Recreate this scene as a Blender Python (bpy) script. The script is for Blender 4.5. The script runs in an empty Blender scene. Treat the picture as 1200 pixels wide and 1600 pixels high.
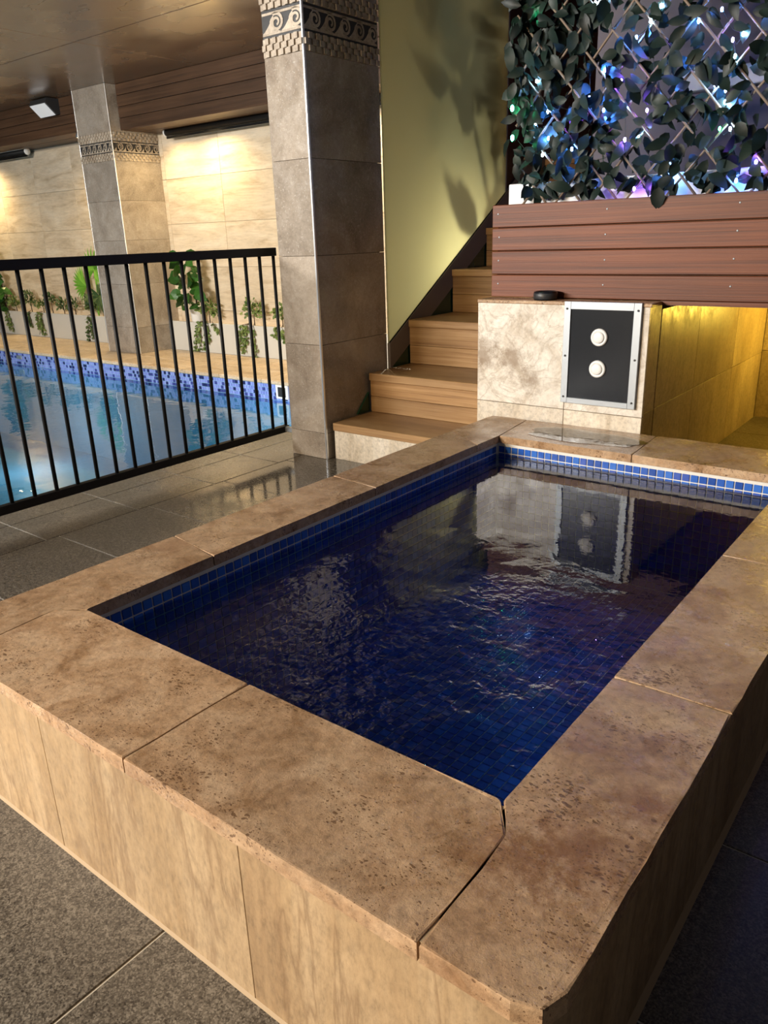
import bpy, bmesh, math, random
from mathutils import Vector, Matrix

random.seed(11)
scn = bpy.context.scene
COL = scn.collection

# ------------------------------------------------------------------ camera
FPX = 1206.7
yaw, pitch, roll = math.radians(38.457), math.radians(19.71), math.radians(-1.8966)
fw = Vector((-math.sin(yaw) * math.cos(pitch), math.cos(yaw) * math.cos(pitch), -math.sin(pitch)))
r0 = Vector((math.cos(yaw), math.sin(yaw), 0))
u0 = r0.cross(fw)
rt = math.cos(roll) * r0 + math.sin(roll) * u0
up = -math.sin(roll) * r0 + math.cos(roll) * u0
cam = bpy.data.cameras.new('camera')
cam.sensor_fit = 'VERTICAL'
cam.sensor_height = 36.0
cam.lens = FPX / 1600 * 36.0
cam.clip_start = 0.02
camo = bpy.data.objects.new('camera', cam)
COL.objects.link(camo)
camo.matrix_world = Matrix(((rt.x, up.x, -fw.x, 0), (rt.y, up.y, -fw.y, 0), (rt.z, up.z, -fw.z, 1.235), (0, 0, 0, 1)))
scn.camera = camo

# ------------------------------------------------------------------ world, lights, exposure
w = bpy.data.worlds.new('night')
scn.world = w
w.use_nodes = True
w.node_tree.nodes['Background'].inputs[0].default_value = (0.55, 0.5, 0.5, 1)
w.node_tree.nodes['Background'].inputs[1].default_value = 0.085
scn.view_settings.view_transform = 'Standard'
scn.view_settings.look = 'None'
scn.view_settings.exposure = 0.0
scn.view_settings.gamma = 1.0
scn.view_settings.use_curve_mapping = False


def light(name, kind, loc, energy, color, aim=None, size=0.2, **kw):
    l = bpy.data.lights.new(name, kind)
    l.energy = energy
    l.color = color
    if kind == 'AREA':
        l.shape = 'DISK'
        l.size = size
    else:
        l.shadow_soft_size = size
    for k, v in kw.items():
        setattr(l, k, v)
    o = bpy.data.objects.new(name, l)
    COL.objects.link(o)
    o.location = loc
    if aim is not None:
        o.rotation_euler = (Vector(aim) - Vector(loc)).to_track_quat('-Z', 'Y').to_euler()
    return o


# strip lamps on the near side of the pool hall, warm wall lamp before the spa, wall washers, passage lamp
light('strip_lamp', 'AREA', (-5.4, -3.5, 2.72), 800, (1, 0.96, 0.90), (-3.2, 2.2, 0.6), 3.6, shape='RECTANGLE', size_y=0.25)
light('warm_lamp', 'AREA', (-2.55, -3.2, 1.85), 155, (1, 0.73, 0.43), (-1.4, 0.9, 0.2), 0.25)
for lx, e in ((-6.95, 62), (-7.55, 32), (-8.92, 80), (-12.0, 110), (-5.0, 110)):  # second washer is an extra, added to brighten the far column's right face
    light('wall_washer', 'SPOT', (lx, 5.80, 2.36), e, (1, 0.73, 0.36), (lx, 6.0, 0.0), 0.05, spot_size=math.radians(160), spot_blend=0.9)
light('passage_lamp', 'POINT', (-0.72, 5.05, 0.78), 17, (1, 0.67, 0.09), None, 0.06)
light('stair_glow_lamp', 'POINT', (-3.45, 4.72, 0.98), 30, (1, 0.90, 0.64), None, 0.03)
for lp in ((-5.2, 4.4, -0.7), (-8.5, 4.2, -0.7), (-11.5, 4.0, -0.7)):
    light('pool_fill', 'POINT', lp, 13, (0.85, 0.95, 1), None, 0.15)  # unseen underwater fill, added to light the blue basin


# ------------------------------------------------------------------ material helpers
def new_mat(name):
    m = bpy.data.materials.new(name)
    m.use_nodes = True
    nt = m.node_tree
    b = nt.nodes['Principled BSDF']
    return m, nt, b


def nd(nt, t, ins=None, **kw):
    n = nt.nodes.new('ShaderNode' + t)
    for k, v in kw.items():
        setattr(n, k, v)
    for k, v in (ins or {}).items():
        if isinstance(v, bpy.types.NodeSocket):
            nt.links.new(v, n.inputs[k])
        else:
            n.inputs[k].default_value = v
    return n


def c4(c):
    return (c[0], c[1], c[2], 1)


def ramp(nt, fac, stops):
    n = nt.nodes.new('ShaderNodeValToRGB')
    e = n.color_ramp.elements
    while len(e) < len(stops):
        e.new(0.5)
    for i, (p, c) in enumerate(stops):
        e[i].position = p
        e[i].color = c4(c) if not isinstance(c, (int, float)) else (c, c, c, 1)
    nt.links.new(fac, n.inputs[0])
    return n.outputs[0]


def mixc(nt, fac, a, b, mode='MIX'):
    n = nt.nodes.new('ShaderNodeMix')
    n.data_type = 'RGBA'
    n.blend_type = mode
    for i, v in ((0, fac), (6, a), (7, b)):
        if isinstance(v, bpy.types.NodeSocket):
            nt.links.new(v, n.inputs[i])
        else:
            n.inputs[i].default_value = v if i == 0 else c4(v)
    return n.outputs[2]


def coords(nt, stretch=(1, 1, 1), rand=True):
    g = nt.nodes.new('ShaderNodeNewGeometry')
    src = g.outputs['Position']
    if rand:
        oi = nt.nodes.new('ShaderNodeObjectInfo')
        mul = nd(nt, 'VectorMath', {0: oi.outputs['Random'], 1: (37.0, 53.0, 29.0)}, operation='MULTIPLY')
        add = nd(nt, 'VectorMath', {0: src, 1: mul.outputs[0]}, operation='ADD')
        src = add.outputs[0]
    m = nd(nt, 'VectorMath', {0: src, 1: stretch}, operation='MULTIPLY')
    return m.outputs[0], src


def plain(name, col, rough=0.5, metal=0.0, spec=0.5, **kw):
    m, nt, b = new_mat(name)
    b.inputs['Base Color'].default_value = c4(col)
    b.inputs['Roughness'].default_value = rough
    b.inputs['Metallic'].default_value = metal
    b.inputs['Specular IOR Level'].default_value = spec
    return m


def travertine(name, dark, mid, lite, stretch=(4, 4, 4), vein=0.6, rough=(0.25, 0.55), pits=0.0, pit_scale=60, bump=0.15, speck=0.0, stain=None, tone=0.12, distort=0.8, fine=None, fc=1.0, lines=0.0, wet=(), spots=(), spotcol=None):
    m, nt, b = new_mat(name)
    st, raw = coords(nt, stretch)
    pos = nt.nodes.new('ShaderNodeNewGeometry').outputs['Position']
    n1 = nd(nt, 'TexNoise', {'Vector': st, 'Scale': 1.0, 'Detail': 10, 'Roughness': 0.66, 'Distortion': distort})
    col = ramp(nt, n1.outputs[0], [(0.32, dark), (0.48, mid), (0.68, lite)])
    n2 = nd(nt, 'TexNoise', {'Vector': raw, 'Scale': 2.2, 'Detail': 6, 'Roughness': 0.6})
    f2 = ramp(nt, n2.outputs[0], [(0.35, 1 - vein * 0.35), (0.65, 1.0)])
    col = mixc(nt, 1.0, col, f2, 'MULTIPLY')
    fs = nd(nt, 'VectorMath', {0: raw, 1: fine or (55, 55, 55)}, operation='MULTIPLY')
    n3 = nd(nt, 'TexNoise', {'Vector': fs.outputs[0], 'Scale': 1.0, 'Detail': 6, 'Roughness': 0.75})
    f3 = ramp(nt, n3.outputs[0], [(0.30, 1 - 0.38 * fc), (0.5, 1 - 0.02 * fc), (0.72, 1 + 0.22 * fc)])
    col = mixc(nt, 1.0, col, f3, 'MULTIPLY')
    oi = nt.nodes.new('ShaderNodeObjectInfo')
    tv = nd(nt, 'MapRange', {'Value': oi.outputs['Random'], 'To Min': 1 - tone, 'To Max': 1 + tone})
    col = mixc(nt, 1.0, col, tv.outputs[0], 'MULTIPLY')
    hgt = n3.outputs[0]
    if lines:
        ln = nd(nt, 'TexNoise', {'Vector': st, 'Scale': 1.3, 'Detail': 5, 'Roughness': 0.55, 'Distortion': distort})
        ab = nd(nt, 'Math', {0: ln.outputs[0], 1: 0.5}, operation='SUBTRACT')
        ab = nd(nt, 'Math', {0: ab.outputs[0]}, operation='ABSOLUTE')
        lf = ramp(nt, ab.outputs[0], [(0.0, lines), (0.010, lines * 0.55), (0.032, 0.0)])
        col = mixc(nt, lf, col, (dark[0] * 0.75, dark[1] * 0.72, dark[2] * 0.7))
    if speck:
        v = nd(nt, 'TexNoise', {'Vector': raw, 'Scale': 130, 'Detail': 2})
        s = ramp(nt, v.outputs[0], [(0.62, 0.0), (0.70, speck)])
        col = mixc(nt, s, col, (0.75, 0.72, 0.66))
    if stain:
        ns = nd(nt, 'TexNoise', {'Vector': raw, 'Scale': 3.4, 'Detail': 9, 'Roughness': 0.72, 'Distortion': 0.5})
        s = ramp(nt, ns.outputs[0], [(0.56, 0.0), (0.66, 0.6)])
        col = mixc(nt, s, col, stain)
    for (sx_, sy_, sz_, sr_) in spots:
        dd = nd(nt, 'VectorMath', {0: pos, 1: (sx_, sy_, sz_)}, operation='DISTANCE')
        nn = nd(nt, 'TexNoise', {'Vector': pos, 'Scale': 26, 'Detail': 10, 'Roughness': 0.8})
        q = nd(nt, 'MapRange', {'Value': dd.outputs['Value'], 'From Min': 0.0, 'From Max': sr_, 'To Min': 0.5, 'To Max': 0.0})
        q = nd(nt, 'Math', {0: q.outputs[0], 1: nn.outputs[0]}, operation='ADD')
        col = mixc(nt, ramp(nt, q.outputs[0], [(0.70, 0.0), (0.95, 0.8)]), col, spotcol or stain or dark)
    if pits:
        vs = nd(nt, 'VectorMath', {0: raw, 1: (1, 1.7, 1)}, operation='MULTIPLY')
        dn = nd(nt, 'TexNoise', {'Vector': raw, 'Scale': 30, 'Detail': 3})
        dv = nd(nt, 'VectorMath', {0: dn.outputs['Color'], 1: (0.03, 0.03, 0.03)}, operation='MULTIPLY')
        vv = nd(nt, 'VectorMath', {0: vs.outputs[0], 1: dv.outputs[0]}, operation='ADD')
        msk = nd(nt, 'TexNoise', {'Vector': raw, 'Scale': 6, 'Detail': 5, 'Roughness': 0.7})
        tot = None
        for psc, lo, hi in ((pit_scale, 0.0, 0.40), (pit_scale * 2.4, 0.06, 0.40)):
            vo = nd(nt, 'TexVoronoi', {'Vector': vv.outputs[0], 'Scale': psc, 'Randomness': 1.0})
            th = nd(nt, 'MapRange', {'Value': msk.outputs[0], 'From Min': 0.38, 'From Max': 0.74, 'To Min': lo, 'To Max': hi})
            p = nd(nt, 'Math', {0: vo.outputs['Distance'], 1: th.outputs[0]}, operation='LESS_THAN').outputs[0]
            tot = p if tot is None else nd(nt, 'Math', {0: tot, 1: p}, operation='MAXIMUM').outputs[0]
        pf_ = nd(nt, 'Math', {0: tot, 1: pits}, operation='MULTIPLY').outputs[0]
        col = mixc(nt, pf_, col, (dark[0] * 0.35, dark[1] * 0.3, dark[2] * 0.28))
        hp = nd(nt, 'Math', {0: tot, 1: -1.6}, operation='MULTIPLY')
        ha = nd(nt, 'Math', {0: hgt, 1: hp.outputs[0]}, operation='ADD')
        hgt = ha.outputs[0]
    nt.links.new(col, b.inputs['Base Color'])
    nr = nd(nt, 'TexNoise', {'Vector': raw, 'Scale': 9.0, 'Detail': 7, 'Roughness': 0.7})
    rr = nd(nt, 'MapRange', {'Value': nr.outputs[0], 'From Min': 0.38, 'From Max': 0.62, 'To Min': rough[0], 'To Max': rough[1]}).outputs[0]
    for (sx_, sy_, sz_, sr_) in wet:
        dd = nd(nt, 'VectorMath', {0: pos, 1: (sx_, sy_, sz_)}, operation='DISTANCE')
        q = nd(nt, 'MapRange', {'Value': dd.outputs['Value'], 'From Min': sr_ * 0.7, 'From Max': sr_, 'To Min': 0.05, 'To Max': 1.0})
        rr = nd(nt, 'Math', {0: rr, 1: q.outputs[0]}, operation='MULTIPLY').outputs[0]
    nt.links.new(rr, b.inputs['Roughness'])
    bp = nd(nt, 'Bump', {'Height': hgt, 'Strength': bump, 'Distance': 0.004})
    nt.links.new(bp.outputs[0], b.inputs['Normal'])
    return m


def timber(name, dark, mid, lite, stretch, rough=0.4, lines=0.0, line_axis=2, line_scale=60, bump=0.2):
    m, nt, b = new_mat(name)
    st, raw = coords(nt, stretch)
    n1 = nd(nt, 'TexNoise', {'Vector': st, 'Scale': 1.0, 'Detail': 8, 'Roughness': 0.65, 'Distortion': 0.4})
    col = ramp(nt, n1.outputs[0], [(0.28, dark), (0.5, mid), (0.72, lite)])
    n2 = nd(nt, 'TexNoise', {'Vector': raw, 'Scale': 1.7, 'Detail': 4})
    col = mixc(nt, 1.0, col, ramp(nt, n2.outputs[0], [(0.3, 0.75), (0.7, 1.1)]), 'MULTIPLY')
    oi = nt.nodes.new('ShaderNodeObjectInfo')
    tv = nd(nt, 'MapRange', {'Value': oi.outputs['Random'], 'To Min': 0.85, 'To Max': 1.12})
    col = mixc(nt, 1.0, col, tv.outputs[0], 'MULTIPLY')
    nt.links.new(col, b.inputs['Base Color'])
    b.inputs['Roughness'].default_value = rough
    bp = nd(nt, 'Bump', {'Height': n1.outputs[0], 'Strength': bump, 'Distance': 0.003})
    nt.links.new(bp.outputs[0], b.inputs['Normal'])
    return m


M = {}
M['coping'] = travertine('travertine_coping', (0.27, 0.15, 0.070), (0.46, 0.295, 0.168), (0.57, 0.40, 0.25), (7, 7, 7), 0.5, (0.12, 0.5), 0.75, 55, 0.4, stain=(0.26, 0.14, 0.07), tone=0.08, wet=((-1.38, 3.12, 0.385, 0.30), (-1.80, 2.55, 0.385, 0.22)), spots=((-0.41, 0.80, 0.385, 0.17), (-0.34, 0.85, 0.385, 0.17), (-0.30, 1.0, 0.385, 0.12)), spotcol=(0.20, 0.09, 0.035))
M['cladding'] = travertine('travertine_cladding', (0.26, 0.165, 0.085), (0.37, 0.255, 0.14), (0.47, 0.345, 0.21), (6, 6, 0.85), 0.35, (0.4, 0.6), 0.0, 60, 0.2, tone=0.06, fine=(80, 80, 34), fc=0.9, lines=0.6, distort=0.7)
M['column'] = travertine('travertine_column', (0.26, 0.21, 0.165), (0.37, 0.315, 0.255), (0.47, 0.41, 0.345), (3, 3, 3), 0.6, (0.10, 0.30), 0.0, 60, 0.04, speck=0.35, tone=0.08, fc=0.6)
M['wall'] = travertine('travertine_wall', (0.52, 0.40, 0.26), (0.70, 0.58, 0.42), (0.78, 0.68, 0.53), (1.4, 1.4, 9), 0.35, (0.35, 0.5), 0.0, 60, 0.05, tone=0.06, fine=(9, 9, 60), fc=0.45)
M['deck'] = travertine('travertine_deck', (0.52, 0.38, 0.24), (0.68, 0.53, 0.36), (0.78, 0.64, 0.48), (2, 6, 3), 0.4, (0.35, 0.6), 0.0, 60, 0.1, tone=0.1)
M['block'] = travertine('travertine_block', (0.52, 0.44, 0.34), (0.72, 0.66, 0.57), (0.84, 0.80, 0.72), (4, 4, 4), 0.25, (0.2, 0.4), 0.0, 60, 0.1, tone=0.02, distort=1.6, lines=0.6, fc=0.55, spots=((-1.95, 3.28, 0.68, 0.20), (-1.80, 3.28, 0.66, 0.15), (-1.70, 3.28, 0.57, 0.13)), spotcol=(0.26, 0.19, 0.13))
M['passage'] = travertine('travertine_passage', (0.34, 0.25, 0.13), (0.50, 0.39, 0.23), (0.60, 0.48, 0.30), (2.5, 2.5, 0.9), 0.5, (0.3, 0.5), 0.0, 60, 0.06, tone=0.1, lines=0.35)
M['riser_stone'] = travertine('travertine_riser', (0.52, 0.43, 0.31), (0.68, 0.60, 0.48), (0.78, 0.72, 0.62), (9, 9, 1.5), 0.4, (0.4, 0.6), 0.0, 60, 0.08)
M['brick_stone'] = travertine('border_stone', (0.34, 0.27, 0.20), (0.48, 0.40, 0.31), (0.58, 0.50, 0.40), (9, 9, 9), 0.4, (0.4, 0.6), 0.0, 60, 0.05)
M['deckboard'] = timber('red_decking', (0.05, 0.012, 0.003), (0.155, 0.038, 0.010), (0.23, 0.068, 0.020), (1.0, 30, 90), 0.55, bump=0.35)
M['steptimber'] = timber('golden_ply', (0.20, 0.10, 0.035), (0.37, 0.21, 0.085), (0.49, 0.31, 0.145), (1.4, 6, 55), 0.42, bump=0.15)
M['beam'] = timber('beam_timber', (0.045, 0.022, 0.011), (0.08, 0.04, 0.02), (0.115, 0.06, 0.03), (1.0, 12, 45), 0.5)
M['reddark'] = timber('dark_red_timber', (0.04, 0.012, 0.008), (0.08, 0.022, 0.014), (0.11, 0.035, 0.02), (8, 8, 1), 0.5)
M['grout'] = plain('grout', (0.42, 0.36, 0.28), 0.8)
M['lightgrout'] = plain('light_grout', (0.70, 0.68, 0.62), 0.7)
M['mortar'] = plain('mortar_bead', (0.36, 0.26, 0.15), 0.7)
M['alu'] = plain('aluminium', (0.36, 0.39, 0.42), 0.5, 0.8)
M['alutrim'] = plain('aluminium_trim', (0.80, 0.82, 0.84), 0.28, 0.85)
M['black'] = plain('black_paint', (0.004, 0.004, 0.004), 0.55, 0, 0.25)
M['blackglass'] = plain('black_acrylic', (0.006, 0.008, 0.012), 0.25, 0, 0.3)
M['dark'] = plain('dark_stone_inlay', (0.03, 0.03, 0.032), 0.35)
M['white'] = plain('white_plastic', (0.80, 0.80, 0.78), 0.35)
M['whitebox'] = plain('white_trough', (0.75, 0.76, 0.78), 0.6)
M['concrete'] = plain('planter_render', (0.60, 0.59, 0.54), 0.75)
M['soil'] = plain('soil', (0.06, 0.04, 0.025), 0.9)
M['stringer'] = plain('stringer_steel', (0.14, 0.12, 0.11), 0.45)
M['greenglass'] = plain('green_glass', (0.012, 0.05, 0.028), 0.12)
M['mauve'] = plain('mauve_render', (0.10, 0.085, 0.095), 0.8)
M['cable'] = plain('dark_cable', (0.02, 0.025, 0.02), 0.6)
M['twig'] = plain('willow_twig', (0.20, 0.145, 0.105), 0.65)
M['shadow'] = plain('lamp_body', (0.03, 0.03, 0.032), 0.45)


def leafmat(name, a, b_, rough=0.35):
    m, nt, b = new_mat(name)
    oi = nt.nodes.new('ShaderNodeObjectInfo')
    g = nt.nodes.new('ShaderNodeNewGeometry')
    s = nd(nt, 'Math', {0: oi.outputs['Random'], 1: g.outputs['Random Per Island']}, operation='ADD')
    fr = nd(nt, 'Math', {0: s.outputs[0]}, operation='FRACT')
    nt.links.new(ramp(nt, fr.outputs[0], [(0.0, a), (1.0, b_)]), b.inputs['Base Color'])
    b.inputs['Roughness'].default_value = rough
    b.inputs['Specular IOR Level'].default_value = 0.22
    return m


M['leaf_trellis'] = leafmat('artificial_leaf', (0.002, 0.006, 0.005), (0.016, 0.030, 0.024), 0.45)
M['leaf_big'] = leafmat('glossy_leaf', (0.010, 0.040, 0.008), (0.045, 0.14, 0.022), 0.3)
M['leaf_ivy'] = leafmat('ivy_leaf', (0.06, 0.11, 0.025), (0.22, 0.28, 0.09), 0.5)
M['leaf_shrub'] = leafmat('shrub_leaf', (0.03, 0.07, 0.025), (0.15, 0.20, 0.07), 0.5)
M['leaf_palm'] = leafmat('palm_leaf', (0.12, 0.34, 0.03), (0.25, 0.50, 0.06), 0.4)
M['leaf_screen'] = leafmat('silhouette_leaf', (0.02, 0.07, 0.02), (0.03, 0.10, 0.03), 0.4)


def mosaic(name, cols, rough=0.15):
    m, nt, b = new_mat(name)
    oi = nt.nodes.new('ShaderNodeObjectInfo')
    g = nt.nodes.new('ShaderNodeNewGeometry')
    s = nd(nt, 'Math', {0: oi.outputs['Random'], 1: g.outputs['Random Per Island']}, operation='ADD')
    fr = nd(nt, 'Math', {0: s.outputs[0]}, operation='FRACT')
    n = len(cols)
    cr = nt.nodes.new('ShaderNodeValToRGB')
    cr.color_ramp.interpolation = 'CONSTANT'
    e = cr.color_ramp.elements
    while len(e) < n:
        e.new(0.5)
    for i, c in enumerate(cols):
        e[i].position = i / n
        e[i].color = c4(c)
    nt.links.new(fr.outputs[0], cr.inputs[0])
    nt.links.new(cr.outputs[0], b.inputs['Base Color'])
    b.inputs['Roughness'].default_value = rough
    return m


M['mosaic'] = mosaic('spa_mosaic', [(0.015, 0.08, 0.40), (0.025, 0.12, 0.50), (0.035, 0.15, 0.56), (0.015, 0.07, 0.34), (0.045, 0.10, 0.43), (0.02, 0.10, 0.46)], 0.28)
M['poolmosaic'] = mosaic('pool_mosaic', [(0.20, 0.27, 0.66), (0.25, 0.33, 0.74), (0.02, 0.03, 0.12), (0.22, 0.30, 0.70), (0.28, 0.36, 0.76), (0.05, 0.07, 0.28), (0.24, 0.30, 0.72)])
M['poolshell'] = plain('pool_shell', (0.24, 0.50, 0.68), 0.5)

# granite floor tile: speckled, wet towards the big column
m, nt, b = new_mat('granite_floor')
st, raw = coords(nt, (1, 1, 1), False)
vg = nd(nt, 'TexVoronoi', {'Vector': raw, 'Scale': 330})
sg = nd(nt, 'SeparateColor', {0: vg.outputs['Color']})
ng = nd(nt, 'TexNoise', {'Vector': raw, 'Scale': 60, 'Detail': 4, 'Roughness': 0.8})
n1 = nd(nt, 'Mix', {0: 0.30, 2: ng.outputs[0], 3: sg.outputs[0]})
col = ramp(nt, n1.outputs[0], [(0.30, (0.018, 0.014, 0.010)), (0.5, (0.095, 0.082, 0.064)), (0.70, (0.23, 0.205, 0.165))])
n2 = nd(nt, 'TexNoise', {'Vector': raw, 'Scale': 2.4, 'Detail': 6, 'Roughness': 0.6})
col = mixc(nt, 1.0, col, ramp(nt, n2.outputs[0], [(0.3, 0.8), (0.7, 1.15)]), 'MULTIPLY')
nt.links.new(col, b.inputs['Base Color'])
dist = nd(nt, 'VectorMath', {0: raw, 1: (-2.75, 3.05, 0)}, operation='DISTANCE')
dz = nd(nt, 'MapRange', {'Value': dist.outputs['Value'], 'From Min': 0.35, 'From Max': 1.3, 'To Min': 0.35, 'To Max': -0.2})
wet = nd(nt, 'Math', {0: dz.outputs[0], 1: n2.outputs[0]}, operation='ADD')
rr = nd(nt, 'MapRange', {'Value': wet.outputs[0], 'From Min': 0.45, 'From Max': 0.75, 'To Min': 0.36, 'To Max': 0.07})
b.inputs['Specular IOR Level'].default_value = 0.8
nt.links.new(rr.outputs[0], b.inputs['Roughness'])
bs = nd(nt, 'MapRange', {'Value': wet.outputs[0], 'From Min': 0.45, 'From Max': 0.75, 'To Min': 0.25, 'To Max': 0.06})
bp = nd(nt, 'Bump', {'Height': n1.outputs[0], 'Strength': bs.outputs[0], 'Distance': 0.003})
nt.links.new(bp.outputs[0], b.inputs['Normal'])
M['granite'] = m

# ceiling: brown lacquered ply, blotchy sheen
m, nt, b = new_mat('ceiling_ply')
st, raw = coords(nt, (0.5, 0.8, 1), False)
n1 = nd(nt, 'TexNoise', {'Vector': st, 'Scale': 3.0, 'Detail': 3, 'Roughness': 0.5, 'Distortion': 0.3})
nt.links.new(ramp(nt, n1.outputs[0], [(0.3, (0.15, 0.09, 0.055)), (0.7, (0.23, 0.145, 0.09))]), b.inputs['Base Color'])
rr = nd(nt, 'MapRange', {'Value': n1.outputs[0], 'From Min': 0.3, 'From Max': 0.7, 'To Min': 0.18, 'To Max': 0.34})
b.inputs['Specular IOR Level'].default_value = 1.0
nt.links.new(rr.outputs[0], b.inputs['Roughness'])
bp = nd(nt, 'Bump', {'Height': n1.outputs[0], 'Strength': 0.03, 'Distance': 0.01})
nt.links.new(bp.outputs[0], b.inputs['Normal'])
M['ceiling'] = m

# frosted glass
m, nt, b = new_mat('frosted_glass')
out = nt.nodes['Material Output']
tr = nd(nt, 'BsdfTranslucent', {'Color': (0.57, 0.56, 0.42, 1)})
gl = nd(nt, 'BsdfGlossy', {'Color': (0.8, 0.8, 0.75, 1), 'Roughness': 0.18})
mx = nd(nt, 'MixShader', {0: 0.06, 1: tr.outputs[0], 2: gl.outputs[0]})
nt.links.new(mx.outputs[0], out.inputs[0])
M['frosted'] = m


def water(name, tint, scales, strength, spec=(1, 1, 1)):
    m, nt, b = new_mat(name)
    nt.nodes.remove(b)
    out = nt.nodes['Material Output']
    st, raw = coords(nt, (1, 1, 1), False)
    h = None
    for sc, am, dt in scales:
        n = nd(nt, 'TexNoise', {'Vector': raw, 'Scale': sc, 'Detail': dt, 'Roughness': 0.5, 'Distortion': 0.6})
        x = nd(nt, 'Math', {0: n.outputs[0], 1: am}, operation='MULTIPLY').outputs[0]
        h = x if h is None else nd(nt, 'Math', {0: h, 1: x}, operation='ADD').outputs[0]
    return m, nt, out, raw, h


m, nt, out, raw, h = water('spa_water', None, [(4.0, 0.6, 1), (17, 0.35, 2), (42, 0.16, 2)], 0.3)
# stirred towards the near end of the basin, almost still at the far end
sx = nd(nt, 'SeparateXYZ', {0: raw})
pn = nd(nt, 'TexNoise', {'Vector': raw, 'Scale': 2.6, 'Detail': 2})
yy = nd(nt, 'Math', {0: pn.outputs[0], 1: 1.4}, operation='MULTIPLY')
yy = nd(nt, 'Math', {0: sx.outputs[1], 1: yy.outputs[0]}, operation='ADD')
amp = nd(nt, 'MapRange', {'Value': yy.outputs[0], 'From Min': 1.8, 'From Max': 2.7, 'To Min': 1.0, 'To Max': 0.05})
ha = nd(nt, 'Math', {0: h, 1: amp.outputs[0]}, operation='MULTIPLY')
bp = nd(nt, 'Bump', {'Height': ha.outputs[0], 'Strength': 0.42, 'Distance': 0.05})
fr = nd(nt, 'Fresnel', {'IOR': 1.33, 'Normal': bp.outputs[0]})
rf = nd(nt, 'BsdfTransparent', {'Color': (0.58, 0.82, 0.97, 1)})
gl = nd(nt, 'BsdfGlossy', {'Color': (1, 1, 1, 1), 'Roughness': 0.0, 'Normal': bp.outputs[0]})
mx = nd(nt, 'MixShader', {0: fr.outputs[0], 1: rf.outputs[0], 2: gl.outputs[0]})
nt.links.new(mx.outputs[0], out.inputs[0])
M['spawater'] = m

m, nt, out, raw, h = water('pool_water', None, [(2.2, 1.0, 2), (9, 0.22, 2)], 0.3)
bp = nd(nt, 'Bump', {'Height': h, 'Strength': 0.10, 'Distance': 0.05})
fr = nd(nt, 'Fresnel', {'IOR': 1.42, 'Normal': bp.outputs[0]})
tp = nd(nt, 'BsdfTransparent', {'Color': (0.50, 0.80, 0.93, 1)})
gl = nd(nt, 'BsdfGlossy', {'Color': (1, 1, 1, 1), 'Roughness': 0.01, 'Normal': bp.outputs[0]})
mx = nd(nt, 'MixShader', {0: fr.outputs[0], 1: tp.outputs[0], 2: gl.outputs[0]})
nt.links.new(mx.outputs[0], out.inputs[0])
M['poolwater'] = m


def emit(name, col, s):
    m, nt, b = new_mat(name)
    b.inputs['Base Color'].default_value = c4(col)
    b.inputs['Emission Color'].default_value = c4(col)
    b.inputs['Emission Strength'].default_value = s
    return m


M['bulb_blue'] = emit('bulb_blue', (0.07, 0.25, 1.0), 800)
M['bulb_white'] = emit('bulb_cool_white', (0.32, 0.62, 1.0), 520)
M['bulb_green'] = emit('bulb_green', (0.05, 0.9, 0.35), 60)
M['bulb_violet'] = emit('bulb_violet', (0.30, 0.12, 1.0), 550)
M['lens'] = emit('lamp_lens', (1.0, 0.85, 0.6), 25)
M['spafill'] = emit('spa_fill_lens', (0.08, 0.25, 1.0), 0.5)  # glow for the made-up spa fitting
M['floodglass'] = emit('flood_glass', (0.75, 0.76, 0.78), 0.2)


# ------------------------------------------------------------------ mesh helpers
def wl(o):
    v = Vector((0, 0, 0))
    while o is not None:
        v += o.location
        o = o.parent
    return v


def link(o, parent=None):
    COL.objects.link(o)
    if parent is not None:
        o.location = o.location - wl(parent)
        o.parent = parent
    return o


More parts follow.
